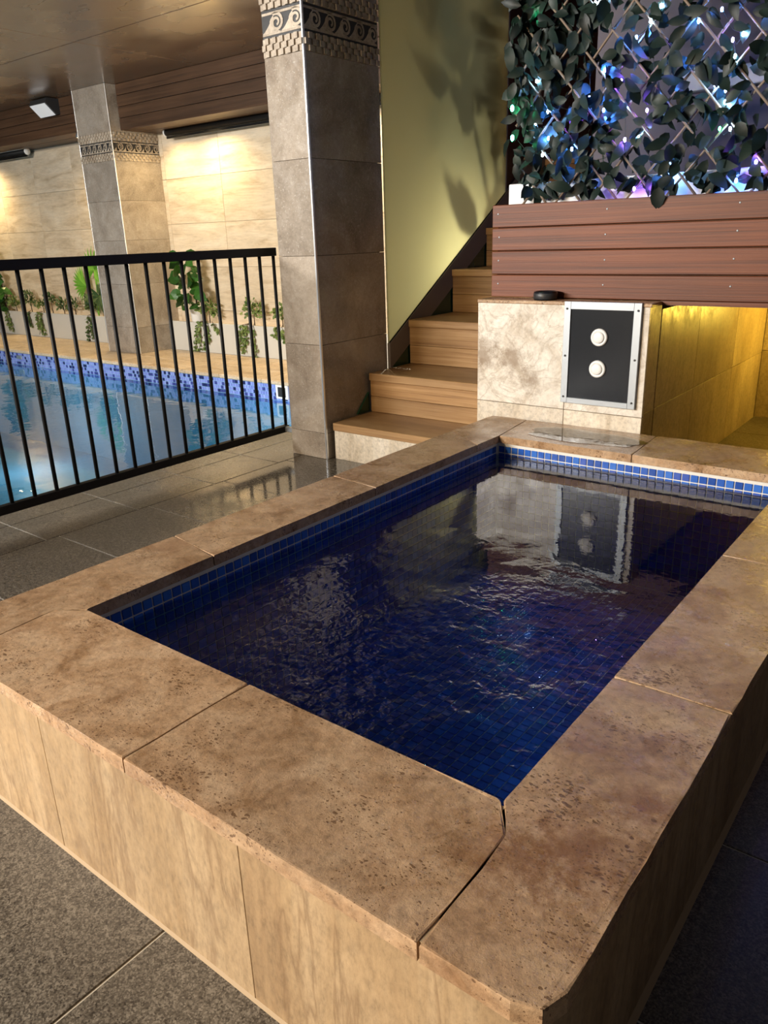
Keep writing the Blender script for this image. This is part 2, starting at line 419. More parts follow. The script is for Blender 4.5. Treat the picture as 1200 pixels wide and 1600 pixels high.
class MB:
    flat = False      # True: keep the face winding as written

    def __init__(s):
        s.v, s.f = [], []

    def add(s, v, f):
        k = len(s.v)
        s.v += [tuple(p) for p in v]
        s.f += [tuple(i + k for i in q) for q in f]
        return s

    def box(s, x0, x1, y0, y1, z0, z1):
        v = [(x, y, z) for x in (x0, x1) for y in (y0, y1) for z in (z0, z1)]
        return s.add(v, [(0, 1, 3, 2), (4, 6, 7, 5), (0, 4, 5, 1), (2, 3, 7, 6), (0, 2, 6, 4), (1, 5, 7, 3)])

    def cbox(s, x0, x1, y0, y1, z0, z1, c=0.003):
        L, H = (x0, y0, z0), (x1, y1, z1)
        idx, v = {}, []
        for a in (0, 1):
            for bb in (0, 1):
                for d in (0, 1):
                    sg = (a, bb, d)
                    for ax in range(3):
                        p = []
                        for k in range(3):
                            e = H[k] if sg[k] else L[k]
                            if k != ax:
                                e += -c if sg[k] else c
                            p.append(e)
                        idx[(sg, ax)] = len(v)
                        v.append(p)
        f = []
        for ax in range(3):
            o1, o2 = [k for k in range(3) if k != ax]
            for side in (0, 1):
                q = []
                for (a, bb) in ((0, 0), (1, 0), (1, 1), (0, 1)):
                    sg = [0, 0, 0]
                    sg[ax], sg[o1], sg[o2] = side, a, bb
                    q.append(idx[(tuple(sg), ax)])
                f.append(q if (side == 1) == (ax != 1) else q[::-1])
        for ax in range(3):
            o1, o2 = [k for k in range(3) if k != ax]
            for a in (0, 1):
                for bb in (0, 1):
                    s0, s1 = [0, 0, 0], [0, 0, 0]
                    s1[ax] = 1
                    for q in (s0, s1):
                        q[o1], q[o2] = a, bb
                    f.append([idx[(tuple(s0), o1)], idx[(tuple(s1), o1)], idx[(tuple(s1), o2)], idx[(tuple(s0), o2)]])
        for a in (0, 1):
            for bb in (0, 1):
                for d in (0, 1):
                    f.append([idx[((a, bb, d), k)] for k in range(3)])
        return s.add(v, f)

    def tube(s, pts, r, n=8, cap=True):
        pts = [Vector(p) for p in pts]
        rs = r if isinstance(r, (list, tuple)) else [r] * len(pts)
        v, f = [], []
        for i, p in enumerate(pts):
            d = (pts[min(i + 1, len(pts) - 1)] - pts[max(i - 1, 0)]).normalized()
            a = d.cross(Vector((0, 0, 1)))
            if a.length < 1e-3:
                a = d.cross(Vector((1, 0, 0)))
            a.normalize()
            bb = d.cross(a)
            for k in range(n):
                t = 2 * math.pi * k / n
                v.append(p + rs[i] * (math.cos(t) * a + math.sin(t) * bb))
        for i in range(len(pts) - 1):
            for k in range(n):
                f.append((i * n + k, i * n + (k + 1) % n, (i + 1) * n + (k + 1) % n, (i + 1) * n + k))
        if cap:
            f.append(tuple(range(n))[::-1])
            f.append(tuple((len(pts) - 1) * n + k for k in range(n)))
        return s.add(v, f)

    def lathe(s, prof, c, axis='Z', n=24):
        v, f = [], []
        for (r, h) in prof:
            for k in range(n):
                t = 2 * math.pi * k / n
                a, bb = r * math.cos(t), r * math.sin(t)
                p = {'Z': (a, bb, h), 'Y': (a, h, bb), 'X': (h, a, bb)}[axis]
                v.append((c[0] + p[0], c[1] + p[1], c[2] + p[2]))
        for i in range(len(prof) - 1):
            for k in range(n):
                f.append((i * n + k, i * n + (k + 1) % n, (i + 1) * n + (k + 1) % n, (i + 1) * n + k))
        f.append(tuple(range(n)))
        f.append(tuple((len(prof) - 1) * n + k for k in range(n)))
        return s.add(v, f)

    def prism(s, poly, axis, a0, a1):
        n = len(poly)
        v = []
        for a in (a0, a1):
            for p in poly:
                v.append({0: (a, p[0], p[1]), 1: (p[0], a, p[1]), 2: (p[0], p[1], a)}[axis])
        f = [tuple(range(n)), tuple(range(n, 2 * n))[::-1]]
        f += [(i, (i + 1) % n, n + (i + 1) % n, n + i) for i in range(n)]
        return s.add(v, f)

    def leaf(s, p, d, nrm, L, W, fold=0.25, droop=0.2):
        p, d, nrm = Vector(p), Vector(d).normalized(), Vector(nrm)
        side = d.cross(nrm)
        if side.length < 1e-4:
            side = d.cross(Vector((0.3, 0.5, 0.8)))
        side.normalize()
        nn = side.cross(d).normalized()
        q = lambda a, bb, c: p + d * (a * L) + side * (bb * W) + nn * (c * L)
        v = [q(0, 0, 0), q(0.16, 0.34, fold * 0.18), q(0.42, 0.5, fold * 0.28 - droop * 0.05), q(0.72, 0.36, fold * 0.18 - droop * 0.25), q(1, 0, -droop * 0.6),
             q(0.72, -0.36, fold * 0.18 - droop * 0.25), q(0.42, -0.5, fold * 0.28 - droop * 0.05), q(0.16, -0.34, fold * 0.18), q(0.42, 0, 0), q(0.72, 0, -droop * 0.2)]
        return s.add(v, [(0, 1, 8), (1, 2, 8), (2, 3, 9, 8), (3, 4, 9), (0, 8, 7), (8, 6, 7), (8, 9, 5, 6), (9, 4, 5)])

    def mesh(s, name, mat, smooth=False):
        me = bpy.data.meshes.new(name)
        me.from_pydata(s.v, [], s.f)
        if not s.flat:
            bm = bmesh.new()
            bm.from_mesh(me)
            bmesh.ops.recalc_face_normals(bm, faces=bm.faces)
            bm.to_mesh(me)
            bm.free()
        if smooth:
            me.shade_smooth()
        me.materials.append(M[mat] if isinstance(mat, str) else mat)
        return me

    def build(s, name, mat, parent=None, smooth=False):
        return link(bpy.data.objects.new(name, s.mesh(name, mat, smooth)), parent)


def inst(name, me, loc, parent=None, rot=None, scale=None):
    o = bpy.data.objects.new(name, me)
    o.location = Vector(loc)
    if rot is not None:
        o.rotation_euler = rot
    if scale is not None:
        o.scale = (scale,) * 3
    return link(o, parent)


def tag(o, label, cat=None, group=None, kind=None):
    o['label'] = label
    if cat:
        o['category'] = cat
    if group:
        o['group'] = group
    if kind:
        o['kind'] = kind
    return o


def thing(name, loc, label, cat, group=None):
    o = bpy.data.objects.new(name, None)
    o.empty_display_size = 0.1
    o.location = loc
    COL.objects.link(o)
    return tag(o, label, cat, group)


_cache = {}


def tile(name, mat, parent, x0, x1, y0, y1, z0, z1, c=0.002):
    k = (mat, round(x1 - x0, 4), round(y1 - y0, 4), round(z1 - z0, 4), c)
    if k not in _cache:
        a, bb, d = (x1 - x0) / 2, (y1 - y0) / 2, (z1 - z0) / 2
        _cache[k] = MB().cbox(-a, a, -bb, bb, -d, d, c).mesh(name, mat)
    return inst(name, _cache[k], ((x0 + x1) / 2, (y0 + y1) / 2, (z0 + z1) / 2), parent)


# ================================================================== THE SETTING
G = 0.0025     # half joint
POOLX, POOLY = -3.71, 5.02

# ---- granite floor round the spa
fl = MB()
fl.box(-3.70, -1.86, -1.2, 3.85, -0.08, -0.003)
fl.box(-1.86, -0.29, -1.2, 0.625, -0.08, -0.003)
fl.box(-0.29, 1.2, -1.2, 3.85, -0.08, -0.003)
fl.box(-1.86, -0.29, 3.25, 3.85, -0.08, -0.003)
floor = fl.build('floor', 'lightgrout')
tag(floor, 'speckled grey-brown granite tiled floor around the spa', kind='structure')


def ft(x0, x1, y0, y1):
    if x1 - x0 > 0.02 and y1 - y0 > 0.02:
        tile('floor_tile', 'granite', floor, x0 + G, x1 - G, y0 + G, y1 - G, -0.02, 0.0, 0.0015)


ys = [-0.78, -0.295, 0.19, 0.675, 1.16, 1.645, 2.13, 2.615, 3.10, 3.85]
for a, bb in zip(ys[:-1], ys[1:]):
    ft(-3.19, -2.22, a, bb)
    ft(-2.22, -1.872, a, bb)
ys2 = [-0.84, -0.355, 0.13, 0.615, 1.10, 1.585, 2.07, 2.555, 3.04, 3.85]
for a, bb in zip(ys2[:-1], ys2[1:]):
    ft(-3.52, -3.19, a, bb)
    ft(-3.70, -3.52, a, bb)
for a, bb in ((-0.78, -0.295), (-0.295, 0.19), (0.19, 0.608)):
    for c, d in ((-1.872, -1.046), (-1.046, -0.272)):
        ft(c, d, a, bb)
for a, bb in ((-0.5, -0.01), (-0.01, 0.475), (0.475, 0.96), (0.96, 1.445), (1.445, 1.93), (1.93, 2.415), (2.415, 2.9), (2.9, 3.85)):
    for c, d in ((-0.272, 0.60), (0.60, 1.2)):
        ft(c, d, a, bb)
ft(-1.872, -0.272, 3.272, 3.85)

# ---- travertine pool deck beyond the water
dk = MB()
dk.box(-15, POOLX, POOLY + 0.02, 6.2, -0.08, -0.006)
dk.box(POOLX + 0.0, -3.0, 3.86, 6.2, -0.08, -0.006)
deck = dk.build('pool_deck', 'grout')
tag(deck, 'beige travertine deck along the far side of the pool', kind='structure')
x = -15.0
i = 0
while x < POOLX - 0.1:
    x1 = min(x + 0.6, POOLX)
    tile('deck_paver', 'deck', deck, x + G, x1 - G, POOLY - 0.02, POOLY + 0.40, -0.04, 0.0, 0.008)
    tile('deck_paver', 'deck', deck, x + G, x1 - G, POOLY + 0.405, 5.967, -0.04, 0.0, 0.002)
    x = x1
for a in (3.86, 4.46, 5.06):
    tile('deck_paver', 'deck', deck, POOLX + G, -3.02, a + G, a + 0.6 - G, -0.04, 0.0, 0.004)

# ---- far wall with big stone tiles
wb = MB().box(-15, -3.0, 6.145, 6.35, -0.05, 2.9).build('wall_back', 'grout')
tag(wb, 'far pool hall wall of large cream travertine tiles', kind='structure')
xs = [-14.555, -13.605, -12.655, -11.705, -10.77, -9.82, -8.87, -7.92, -6.972, -6.025, -5.075, -4.125, -3.05]
zs = [0.0, 0.47, 0.953, 1.43, 1.915, 2.43]
for a, bb in zip(xs[:-1], xs[1:]):
    for c, d in zip(zs[:-1], zs[1:]):
        tile('wall_tile', 'wall', wb, a + 0.002, bb - 0.002, 6.13, 6.15, c + 0.002, d - 0.002, 0.001)

# ---- ceiling panels
ce = MB().box(-15, -2.2, -3.0, 6.3, 2.862, 3.0).build('ceiling', 'black')
tag(ce, 'low glossy brown panelled ceiling over the pool', kind='structure')
for a, bb in ((-3.0, -0.57), (-0.57, 1.88), (1.88, 4.33), (4.33, 5.66)):
    for c, d in ((-15, -12.0), (-12.0, -9.3), (-9.3, -6.6), (-6.6, -3.9), (-3.9, -2.2)):
        tile('ceiling_panel', 'ceiling', ce, c + 0.003, d - 0.003, a + 0.003, bb - 0.003, 2.85, 2.88, 0.003)

# ---- timber bulkheads along the far wall
for nm, xa, xb, zb, lab in (('trim_1', -15, -8.62, 2.47, 'brown boarded timber bulkhead left of the far column'),
                            ('trim_2', -7.98, -3.0, 2.41, 'brown boarded timber bulkhead right of the far column')):
    t = MB().box(xa, xb, 5.665, 6.13, zb + 0.006, 2.86).build(nm, 'shadow')
    tag(t, lab, kind='structure')
    n = 4
    h = (2.85 - zb) / n
    for k in range(n):
        tile('plank', 'beam', t, xa, xb, 5.645, 5.667, zb + k * h + 0.002, zb + (k + 1) * h - 0.002, 0.003)
    tile('soffit_board', 'beam', t, xa, xb, 5.645, 5.88, zb - 0.008, zb + 0.006, 0.003)
    tile('soffit_board', 'beam', t, xa, xb, 5.885, 6.128, zb - 0.008, zb + 0.006, 0.003)

# ---- walls behind stairs and trellis
ws = MB().box(-3.02, -1.0, 7.0, 7.15, 0, 3.4).box(-3.02, -2.99, 5.285, 7.0, 0, 3.4).build('wall_stair', 'reddark')
tag(ws, 'dark red timber wall at the head of the stairs', kind='structure')
wt = MB().box(-1.96, 1.5, 4.42, 4.6, 1.31, 3.2).build('wall_trellis', 'mauve')
tag(wt, 'dark mauve rendered wall behind the leafy trellis', kind='structure')
MB().cbox(-1.5, 1.5, 4.36, 4.425, 1.86, 1.95, 0.004).build('ledge', 'concrete', wt)

# ---- passage under the timber planter (stone tiles, lit yellow)
wp = MB().box(-1.985, -1.176, 3.436, 5.36, 0.0, 0.90).build('wall_passage', 'grout')
tag(wp, 'stone tiled side wall of the yellow lit passage', kind='structure')
for a, bb in ((3.436, 3.987), (3.987, 4.684), (4.684, 5.36)):
    for c, d in ((0.0, 0.465), (0.465, 0.90)):
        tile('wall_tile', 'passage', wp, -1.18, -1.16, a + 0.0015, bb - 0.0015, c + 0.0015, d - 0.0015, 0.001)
we = MB().box(-1.98, 1.2, 5.372, 5.5, 0.0, 0.95).build('wall_end', 'grout')
tag(we, 'brown stone end wall closing off the yellow lit passage', kind='structure')
xx = -1.16
while xx < 1.1:
    for c, d in ((0.0, 0.475), (0.475, 0.92)):
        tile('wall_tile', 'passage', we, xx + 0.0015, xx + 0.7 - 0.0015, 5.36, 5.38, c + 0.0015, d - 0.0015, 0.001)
    xx += 0.7
pf = MB().box(-1.17, 1.2, 3.85, 5.37, -0.08, 0.045).build('floor_passage', 'lightgrout')
tag(pf, 'granite floor at the end of the yellow lit passage', kind='structure')
for c, d in ((-1.155, -0.57), (-0.57, 0.3), (0.3, 1.2)):
    for a, bb in ((3.85, 4.35), (4.35, 4.86), (4.86, 5.35)):
        tile('floor_tile', 'granite', pf, c + G, d - G, a + G, bb - G, 0.03, 0.055, 0.0015)

# ================================================================== SPA
XL, XR, YF, YB = -1.660, -0.483, 0.889, 2.924      # coping inner edges
XO, XP, YO, YP = -1.888, -0.258, 0.595, 3.262      # coping outer edges
ZC, ZB = 0.385, 0.353
spa = thing('spa_pool', (-1.07, 1.93, 0), 'raised rectangular spa with travertine coping and blue mosaic lining', 'spa')
wl_, wr_, wf_, wb_ = -1.670, -0.473, 0.879, 2.935      # tiled wall faces
DEEP = -0.17
sh = MB()
sh.box(XO + 0.03, wl_ - 0.003, YO + 0.03, YP - 0.03, DEEP - 0.05, ZB)
sh.box(wr_ + 0.003, XP - 0.03, YO + 0.03, YP - 0.03, DEEP - 0.05, ZB)
sh.box(wl_ - 0.003, wr_ + 0.003, YO + 0.03, wf_ - 0.003, DEEP - 0.05, ZB)
sh.box(wl_ - 0.003, wr_ + 0.003, wb_ + 0.003, YP - 0.03, DEEP - 0.05, ZB)
sh.box(wl_ - 0.003, wr_ + 0.003, wf_ - 0.003, wb_ + 0.003, DEEP - 0.05, DEEP - 0.003)
sh.build('shell', 'lightgrout', spa)


def slab(poly, rounds=(), jitter=0.0012):
    """stone slab; rounds = list of edge indices that get a bull nose, others a small worn arris"""
    bm = bmesh.new()
    pts, kind = [], []
    n = len(poly)
    for i in range(n):
        a, bb = Vector(poly[i]), Vector(poly[(i + 1) % n])
        L = (bb - a).length
        seg = max(1, int(L / 0.06))
        nr = Vector((bb.y - a.y, a.x - bb.x)).normalized()
        for k in range(seg):
            p = a.lerp(bb, k / seg)
            if k > 0 and i not in rounds:
                p = p + nr * random.uniform(-jitter, jitter)
            pts.append(p)
            kind.append(i)
    bot = [bm.verts.new((p.x, p.y, ZB)) for p in pts]
    top = [bm.verts.new((p.x, p.y, ZC + random.uniform(-0.0006, 0.0006))) for p in pts]
    m_ = len(pts)
    bm.faces.new(bot[::-1])
    bm.faces.new(top)
    for i in range(m_):
        j = (i + 1) % m_
        bm.faces.new((bot[i], bot[j], top[j], top[i]))
    bm.edges.ensure_lookup_table()
    te, be = [], []
    for i in range(m_):
        j = (i + 1) % m_
        e = bm.edges.get((top[i], top[j]))
        if kind[i] in rounds:
            te.append(e)
            te.append(bm.edges.get((bot[i], bot[j])))
        else:
            be.append(e)
    bmesh.ops.bevel(bm, geom=be, offset=0.0045, segments=2, profile=0.6, affect='EDGES', clamp_overlap=True)
    te = [e for e in te if e.is_valid]
    if te:
        bmesh.ops.bevel(bm, geom=te, offset=0.014, segments=4, profile=0.55, affect='EDGES', clamp_overlap=True)
    bmesh.ops.recalc_face_normals(bm, faces=bm.faces)
    me = bpy.data.meshes.new('coping_slab')
    bm.to_mesh(me)
    bm.free()
    me.materials.append(M['coping'])
    link(bpy.data.objects.new('coping_slab', me), spa)


J = 0.002
KX, KL = -0.441, -1.728     # joints on the near side, right and left
# near side slabs
slab([(KL + 0.028 + J, YO), (-1.077 - J, YO), (-1.073 - J, YF), (XL + 0.002, YF), (KL + J, 0.845)], (2,))
slab([(-1.077 + J, YO), (KX - J, YO), (KX - J, 0.826), (XR - 0.003, YF - 0.003), (XR - 0.006, YF), (-1.073 + J, YF)], (4,))
# right side slabs
slab([(KX + J, YO), (XP - 0.05, YO), (XP - 0.014, YO + 0.012), (XP, YO + 0.05), (XP, 1.336 - J), (XR, 1.334 - J), (XR, YF), (KX + J, 0.826)], (5,))
slab([(XP, 1.336 + J), (XP, 2.09 - J), (XR, 2.085 - J), (XR, 1.334 + J)], (2,))
slab([(XP, 2.09 + J), (XP, YP), (XR + 0.02, YP), (XR, YB), (XR, 2.085 + J)], (3,))
# left side slabs
slab([(XO, YO), (KL + 0.028 - J, YO), (KL - J, 0.845), (XL, YF + 0.003), (XL, 1.297 - J), (XO, 1.335 - J)], (3,))
slab([(XO, 1.335 + J), (XL, 1.297 + J), (XL, 2.045 - J), (XO, 2.075 - J)], (1,))
slab([(XO, 2.075 + J), (XL, 2.045 + J), (XL, 2.74 - J), (XO, 2.90 - J)], (1,))
slab([(XO, 2.90 + J), (XL, 2.74 + J), (XL, YB), (-1.70 - J, YP), (XO, YP)], (1,))
# far side slabs
slab([(-1.70 + J, YP), (XL + 0.004, YB), (-1.059 - J, YB), (-1.079 - J, YP)], (1,))
slab([(-1.079 + J, YP), (-1.059 + J, YB), (XR - 0.003, YB), (XR + 0.02 - J, YP)], (1,))
# bedding joint under and between the slabs
bd = MB()
bd.box(XO + 0.01, wl_ + 0.002, YO + 0.006, YP - 0.01, ZB - 0.001, ZC - 0.0025)
bd.box(wr_ - 0.002, XP - 0.02, YO + 0.05, YP - 0.01, ZB - 0.001, ZC - 0.0025)
bd.box(-1.75, -0.42, YO + 0.006, wf_ + 0.002, ZB - 0.001, ZC - 0.0025)
bd.box(wl_, wr_, wb_ - 0.002, YP - 0.01, ZB - 0.001, ZC - 0.0025)
bd.build('bedding_joint', 'mortar', spa)

# outer cladding panels
for a, bb in ((-1.873, -1.40), (-1.40, -0.80), (-0.80, -0.272)):
    tile('cladding_panel', 'cladding', spa, a + 0.0006, bb - 0.0006, 0.607, 0.627, 0.0, ZB, 0.0008)
for a, bb in ((0.629, 1.21), (1.21, 1.81), (1.81, 2.41), (2.41, 3.01), (3.01, 3.25)):
    tile('cladding_panel', 'cladding', spa, -0.292, -0.272, a + 0.001, bb - 0.001, 0.0, ZB, 0.001)
    tile('cladding_panel', 'cladding', spa, -1.875, -1.855, a + 0.001, bb - 0.001, 0.0, ZB, 0.001)
bead = MB()
bead.prism([(0.602, 0.0), (0.607, 0.0), (0.607, 0.005)], 0, -1.875, -0.272)
bead.prism([(-0.262, 0.0), (-0.272, 0.0), (-0.272, 0.008)], 1, 0.607, 3.25)
bead.build('mortar_bead', 'mortar', spa)

# mosaic lining: the three upper rows of the left and far walls one by one, the rest joined
PT = 0.0322
TW = 0.0278
ZTOP = 0.336
mt_x = MB().cbox(-0.002, 0.002, -TW / 2, TW / 2, -TW / 2, TW / 2, 0.0012).mesh('mosaic_tile', 'mosaic')
mt_y = MB().cbox(-TW / 2, TW / 2, -0.002, 0.002, -TW / 2, TW / 2, 0.0012).mesh('mosaic_tile', 'mosaic')
ny = int((wb_ - wf_) / PT)
nx = int((wr_ - wl_) / PT)
offy = wf_ + ((wb_ - wf_) - ny * PT) / 2 + PT / 2
offx = wl_ + ((wr_ - wl_) - nx * PT) / 2 + PT / 2
nz = int((ZTOP - DEEP) / PT)
rest = MB()


def chip(x0, x1, y0, y1, z0, z1):
    rest.box(x0, x1, y0, y1, z0, z1)


cnt = 0
for r in range(nz + 1):
    z = ZTOP - TW / 2 - r * PT
    for k in range(ny):
        y = offy + k * PT
        if r < 3 and cnt < 300:
            inst('mosaic_tile', mt_x, (wl_ - 0.001, y, z), spa)
            cnt += 1
        else:
            chip(wl_ - 0.003, wl_ + 0.001, y - TW / 2, y + TW / 2, z - TW / 2, z + TW / 2)
        chip(wr_ - 0.001, wr_ + 0.003, y - TW / 2, y + TW / 2, z - TW / 2, z + TW / 2)
    for k in range(nx):
        x = offx + k * PT
        if r < 3 and cnt < 300:
            inst('mosaic_tile', mt_y, (x, wb_ + 0.001, z), spa)
            cnt += 1
        else:
            chip(x - TW / 2, x + TW / 2, wb_ - 0.001, wb_ + 0.003, z - TW / 2, z + TW / 2)
        chip(x - TW / 2, x + TW / 2, wf_ - 0.003, wf_ + 0.001, z - TW / 2, z + TW / 2)
for i in range(nx):
    for k in range(ny):
        x, y = offx + i * PT, offy + k * PT
        chip(x - TW / 2, x + TW / 2, y - TW / 2, y + TW / 2, DEEP - 0.003, DEEP + 0.001)
sl_ = MB().lathe([(0.052, 0.0), (0.052, -0.010), (0.044, -0.014), (0.040, -0.010)], (wr_, 1.55, 0.06), 'X', 24).build('spa_fill_body', 'white', spa, True)  # made-up fitting on the hidden right wall, houses the added fill
MB().lathe([(0.039, -0.004), (0.034, -0.012), (0.012, -0.015)], (wr_, 1.55, 0.06), 'X', 20).build('lens', 'spafill', sl_, True)
light('spa_fill', 'AREA', (wr_ - 0.03, 1.55, 0.06), 0.24, (0.30, 0.66, 1.0), (wl_, 1.75, -0.15), 0.10)  # unseen blue fill, added to make the spa water bluer
ro = rest.build('mosaic_lining', 'mosaic', spa)
ro['kind'] = 'stuff'

wv = MB()
wv.flat = True
wv.add([(wl_ + 0.001, wf_ + 0.001, 0.297), (wr_ - 0.001, wf_ + 0.001, 0.297), (wr_ - 0.001, wb_ - 0.001, 0.297), (wl_ + 0.001, wb_ - 0.001, 0.297)], [(0, 1, 2, 3)])
tag(wv.build('spa_water', 'spawater'), 'dark blue rippled water filling the raised spa', 'water', kind='stuff')

# thin puddles lying on the coping
m, nt, b = new_mat('puddle_film')
nt.nodes.remove(b)
st, raw = coords(nt, (1, 1, 1), False)
n = nd(nt, 'TexNoise', {'Vector': raw, 'Scale': 18, 'Detail': 2})
bp = nd(nt, 'Bump', {'Height': n.outputs[0], 'Strength': 0.10, 'Distance': 0.01})
fr = nd(nt, 'Fresnel', {'IOR': 1.33, 'Normal': bp.outputs[0]})
tp = nd(nt, 'BsdfTransparent', {'Color': (0.80, 0.78, 0.75, 1)})
gl = nd(nt, 'BsdfGlossy', {'Color': (1, 1, 1, 1), 'Roughness': 0.02, 'Normal': bp.outputs[0]})
mx = nd(nt, 'MixShader', {0: fr.outputs[0], 1: tp.outputs[0], 2: gl.outputs[0]})
nt.links.new(mx.outputs[0], nt.nodes['Material Output'].inputs[0])
M['puddle'] = m
for (cx_, cy_, ra, rb, lab) in ((-1.34, 3.09, 0.25, 0.105, 'shiny puddle on the coping below the control panel'),):
    pd = MB()
    pd.flat = True
    ring = []
    for k in range(28):
        a = 2 * math.pi * k / 28
        q = (abs(math.cos(a)) ** 3 + abs(math.sin(a)) ** 3) ** (-1 / 3)
        q *= 1 + 0.06 * math.sin(3 * a + 1) + 0.05 * math.sin(7 * a)
        ring.append((cx_ + ra * q * math.cos(a), cy_ + rb * q * math.sin(a), ZC + 0.0016))
    pd.add(ring, [tuple(range(28))])
    tag(pd.build('puddle', 'puddle'), lab, 'puddle')

# ================================================================== BIG POOL
pool = thing('swimming_pool', (-8, 2, -1.2), 'large sunken swimming pool with blue mosaic waterline band', 'pool')
ps = MB()
ps.box(POOLX, POOLX + 0.1, -3, POOLY + 0.12, -1.3, -0.045)
ps.box(-15, POOLX, POOLY + 0.004, POOLY + 0.12, -1.3, -0.045)
ps.box(-15, POOLX, -3, POOLY, -1.3, -1.2)
ps.build('basin', 'poolshell', pool)
pm = MB()
pt = 0.036
for r in range(5):
    z = -0.062 - r * pt
    x = -15.0 + (0.5 * pt if r % 2 else 0)
    while x < POOLX - pt:
        pm.box(x, x + pt - 0.004, POOLY, POOLY + 0.005, z - pt / 2 + 0.002, z + pt / 2 - 0.002)
        x += pt
    y = -1.0
    while y < POOLY - pt:
        pm.box(POOLX - 0.003, POOLX + 0.002, y, y + pt - 0.004, z - pt / 2 + 0.002, z + pt / 2 - 0.002)
        y += pt
po = pm.build('mosaic_band', 'poolmosaic', pool)
po['kind'] = 'stuff'
sk = MB().cbox(-5.22, -5.06, POOLY - 0.012, POOLY + 0.01, -0.17, -0.04, 0.004).build('skimmer', 'white', pool)
MB().cbox(-5.19, -5.09, POOLY - 0.016, POOLY - 0.005, -0.15, -0.06, 0.003).build('skimmer_mouth', 'dark', sk)
gr = MB().cbox(-9.95, -9.83, POOLY - 0.01, POOLY + 0.01, -0.12, -0.075, 0.003).build('outlet_cover', 'alu', pool)
wv = MB()
wv.flat = True
wv.add([(-15, -3, -0.19), (POOLX, -3, -0.19), (POOLX, POOLY, -0.19), (-15, POOLY, -0.19)], [(0, 1, 2, 3)])
tag(wv.build('pool_water', 'poolwater'), 'pale blue reflective water in the large swimming pool', 'water', kind='stuff')

# ================================================================== COLUMNS
WP, WH = 0.108, 0.098


def wave_mesh(axis):
    """running scroll motif: concave wave body with a spiral hook; axis 'x' = lies on a -Y face, 'y' = on a +X face"""
    s_ = MB()
    p, h = WP, WH
    cx, cy = 0.74 * p, 0.52 * h
    body = []
    for k in range(7):
        t = k / 6
        body.append((0.60 * p * t, h * (0.08 + 0.84 * t ** 1.35)))
    R = 0.40 * h
    arc = []
    for k in range(9):
        a = math.radians(125 + 150 * k / 8)
        arc.append((cx + R * math.cos(a), cy + R * math.sin(a)))
    poly = [(0, 0)] + body + arc + [(p, 0.03 * h), (p, 0)]

    def P(u, v, d):
        return (u, -d, v) if axis == 'x' else (d, u, v)
    n = len(poly)
    # triangle fan strips from the bottom edge keep the concave outline clean
    vv, ff = [], []
    for (u, v) in poly:
        vv.append(P(u, v, 0.002))
    for (u, v) in poly:
        vv.append(P(u, 0.0, 0.002))
    for i in range(n - 1):
        ff.append((i, i + 1, n + i + 1, n + i))
    s_.add(vv, ff)
    m_ = 26
    vv, ff = [], []
    for k in range(m_ + 1):
        t = k / m_
        a = math.radians(120 - 560 * t)
        rr_ = h * (0.47 - 0.36 * t)
        wd = h * (0.085 * (1 - 0.25 * t))
        for q in (-1, 1):
            vv.append(P(cx + (rr_ + q * wd) * math.cos(a) * 0.82, cy + (rr_ + q * wd) * math.sin(a), 0.003))
    for k in range(m_):
        ff.append((2 * k, 2 * k + 1, 2 * k + 3, 2 * k + 2))
    s_.add(vv, ff)
    me = bpy.data.meshes.new('wave_scroll')
    me.from_pydata(s_.v, [], s_.f)
    me.materials.append(M['brick_stone'])
    return me


WX, WY = wave_mesh('x'), wave_mesh('y')


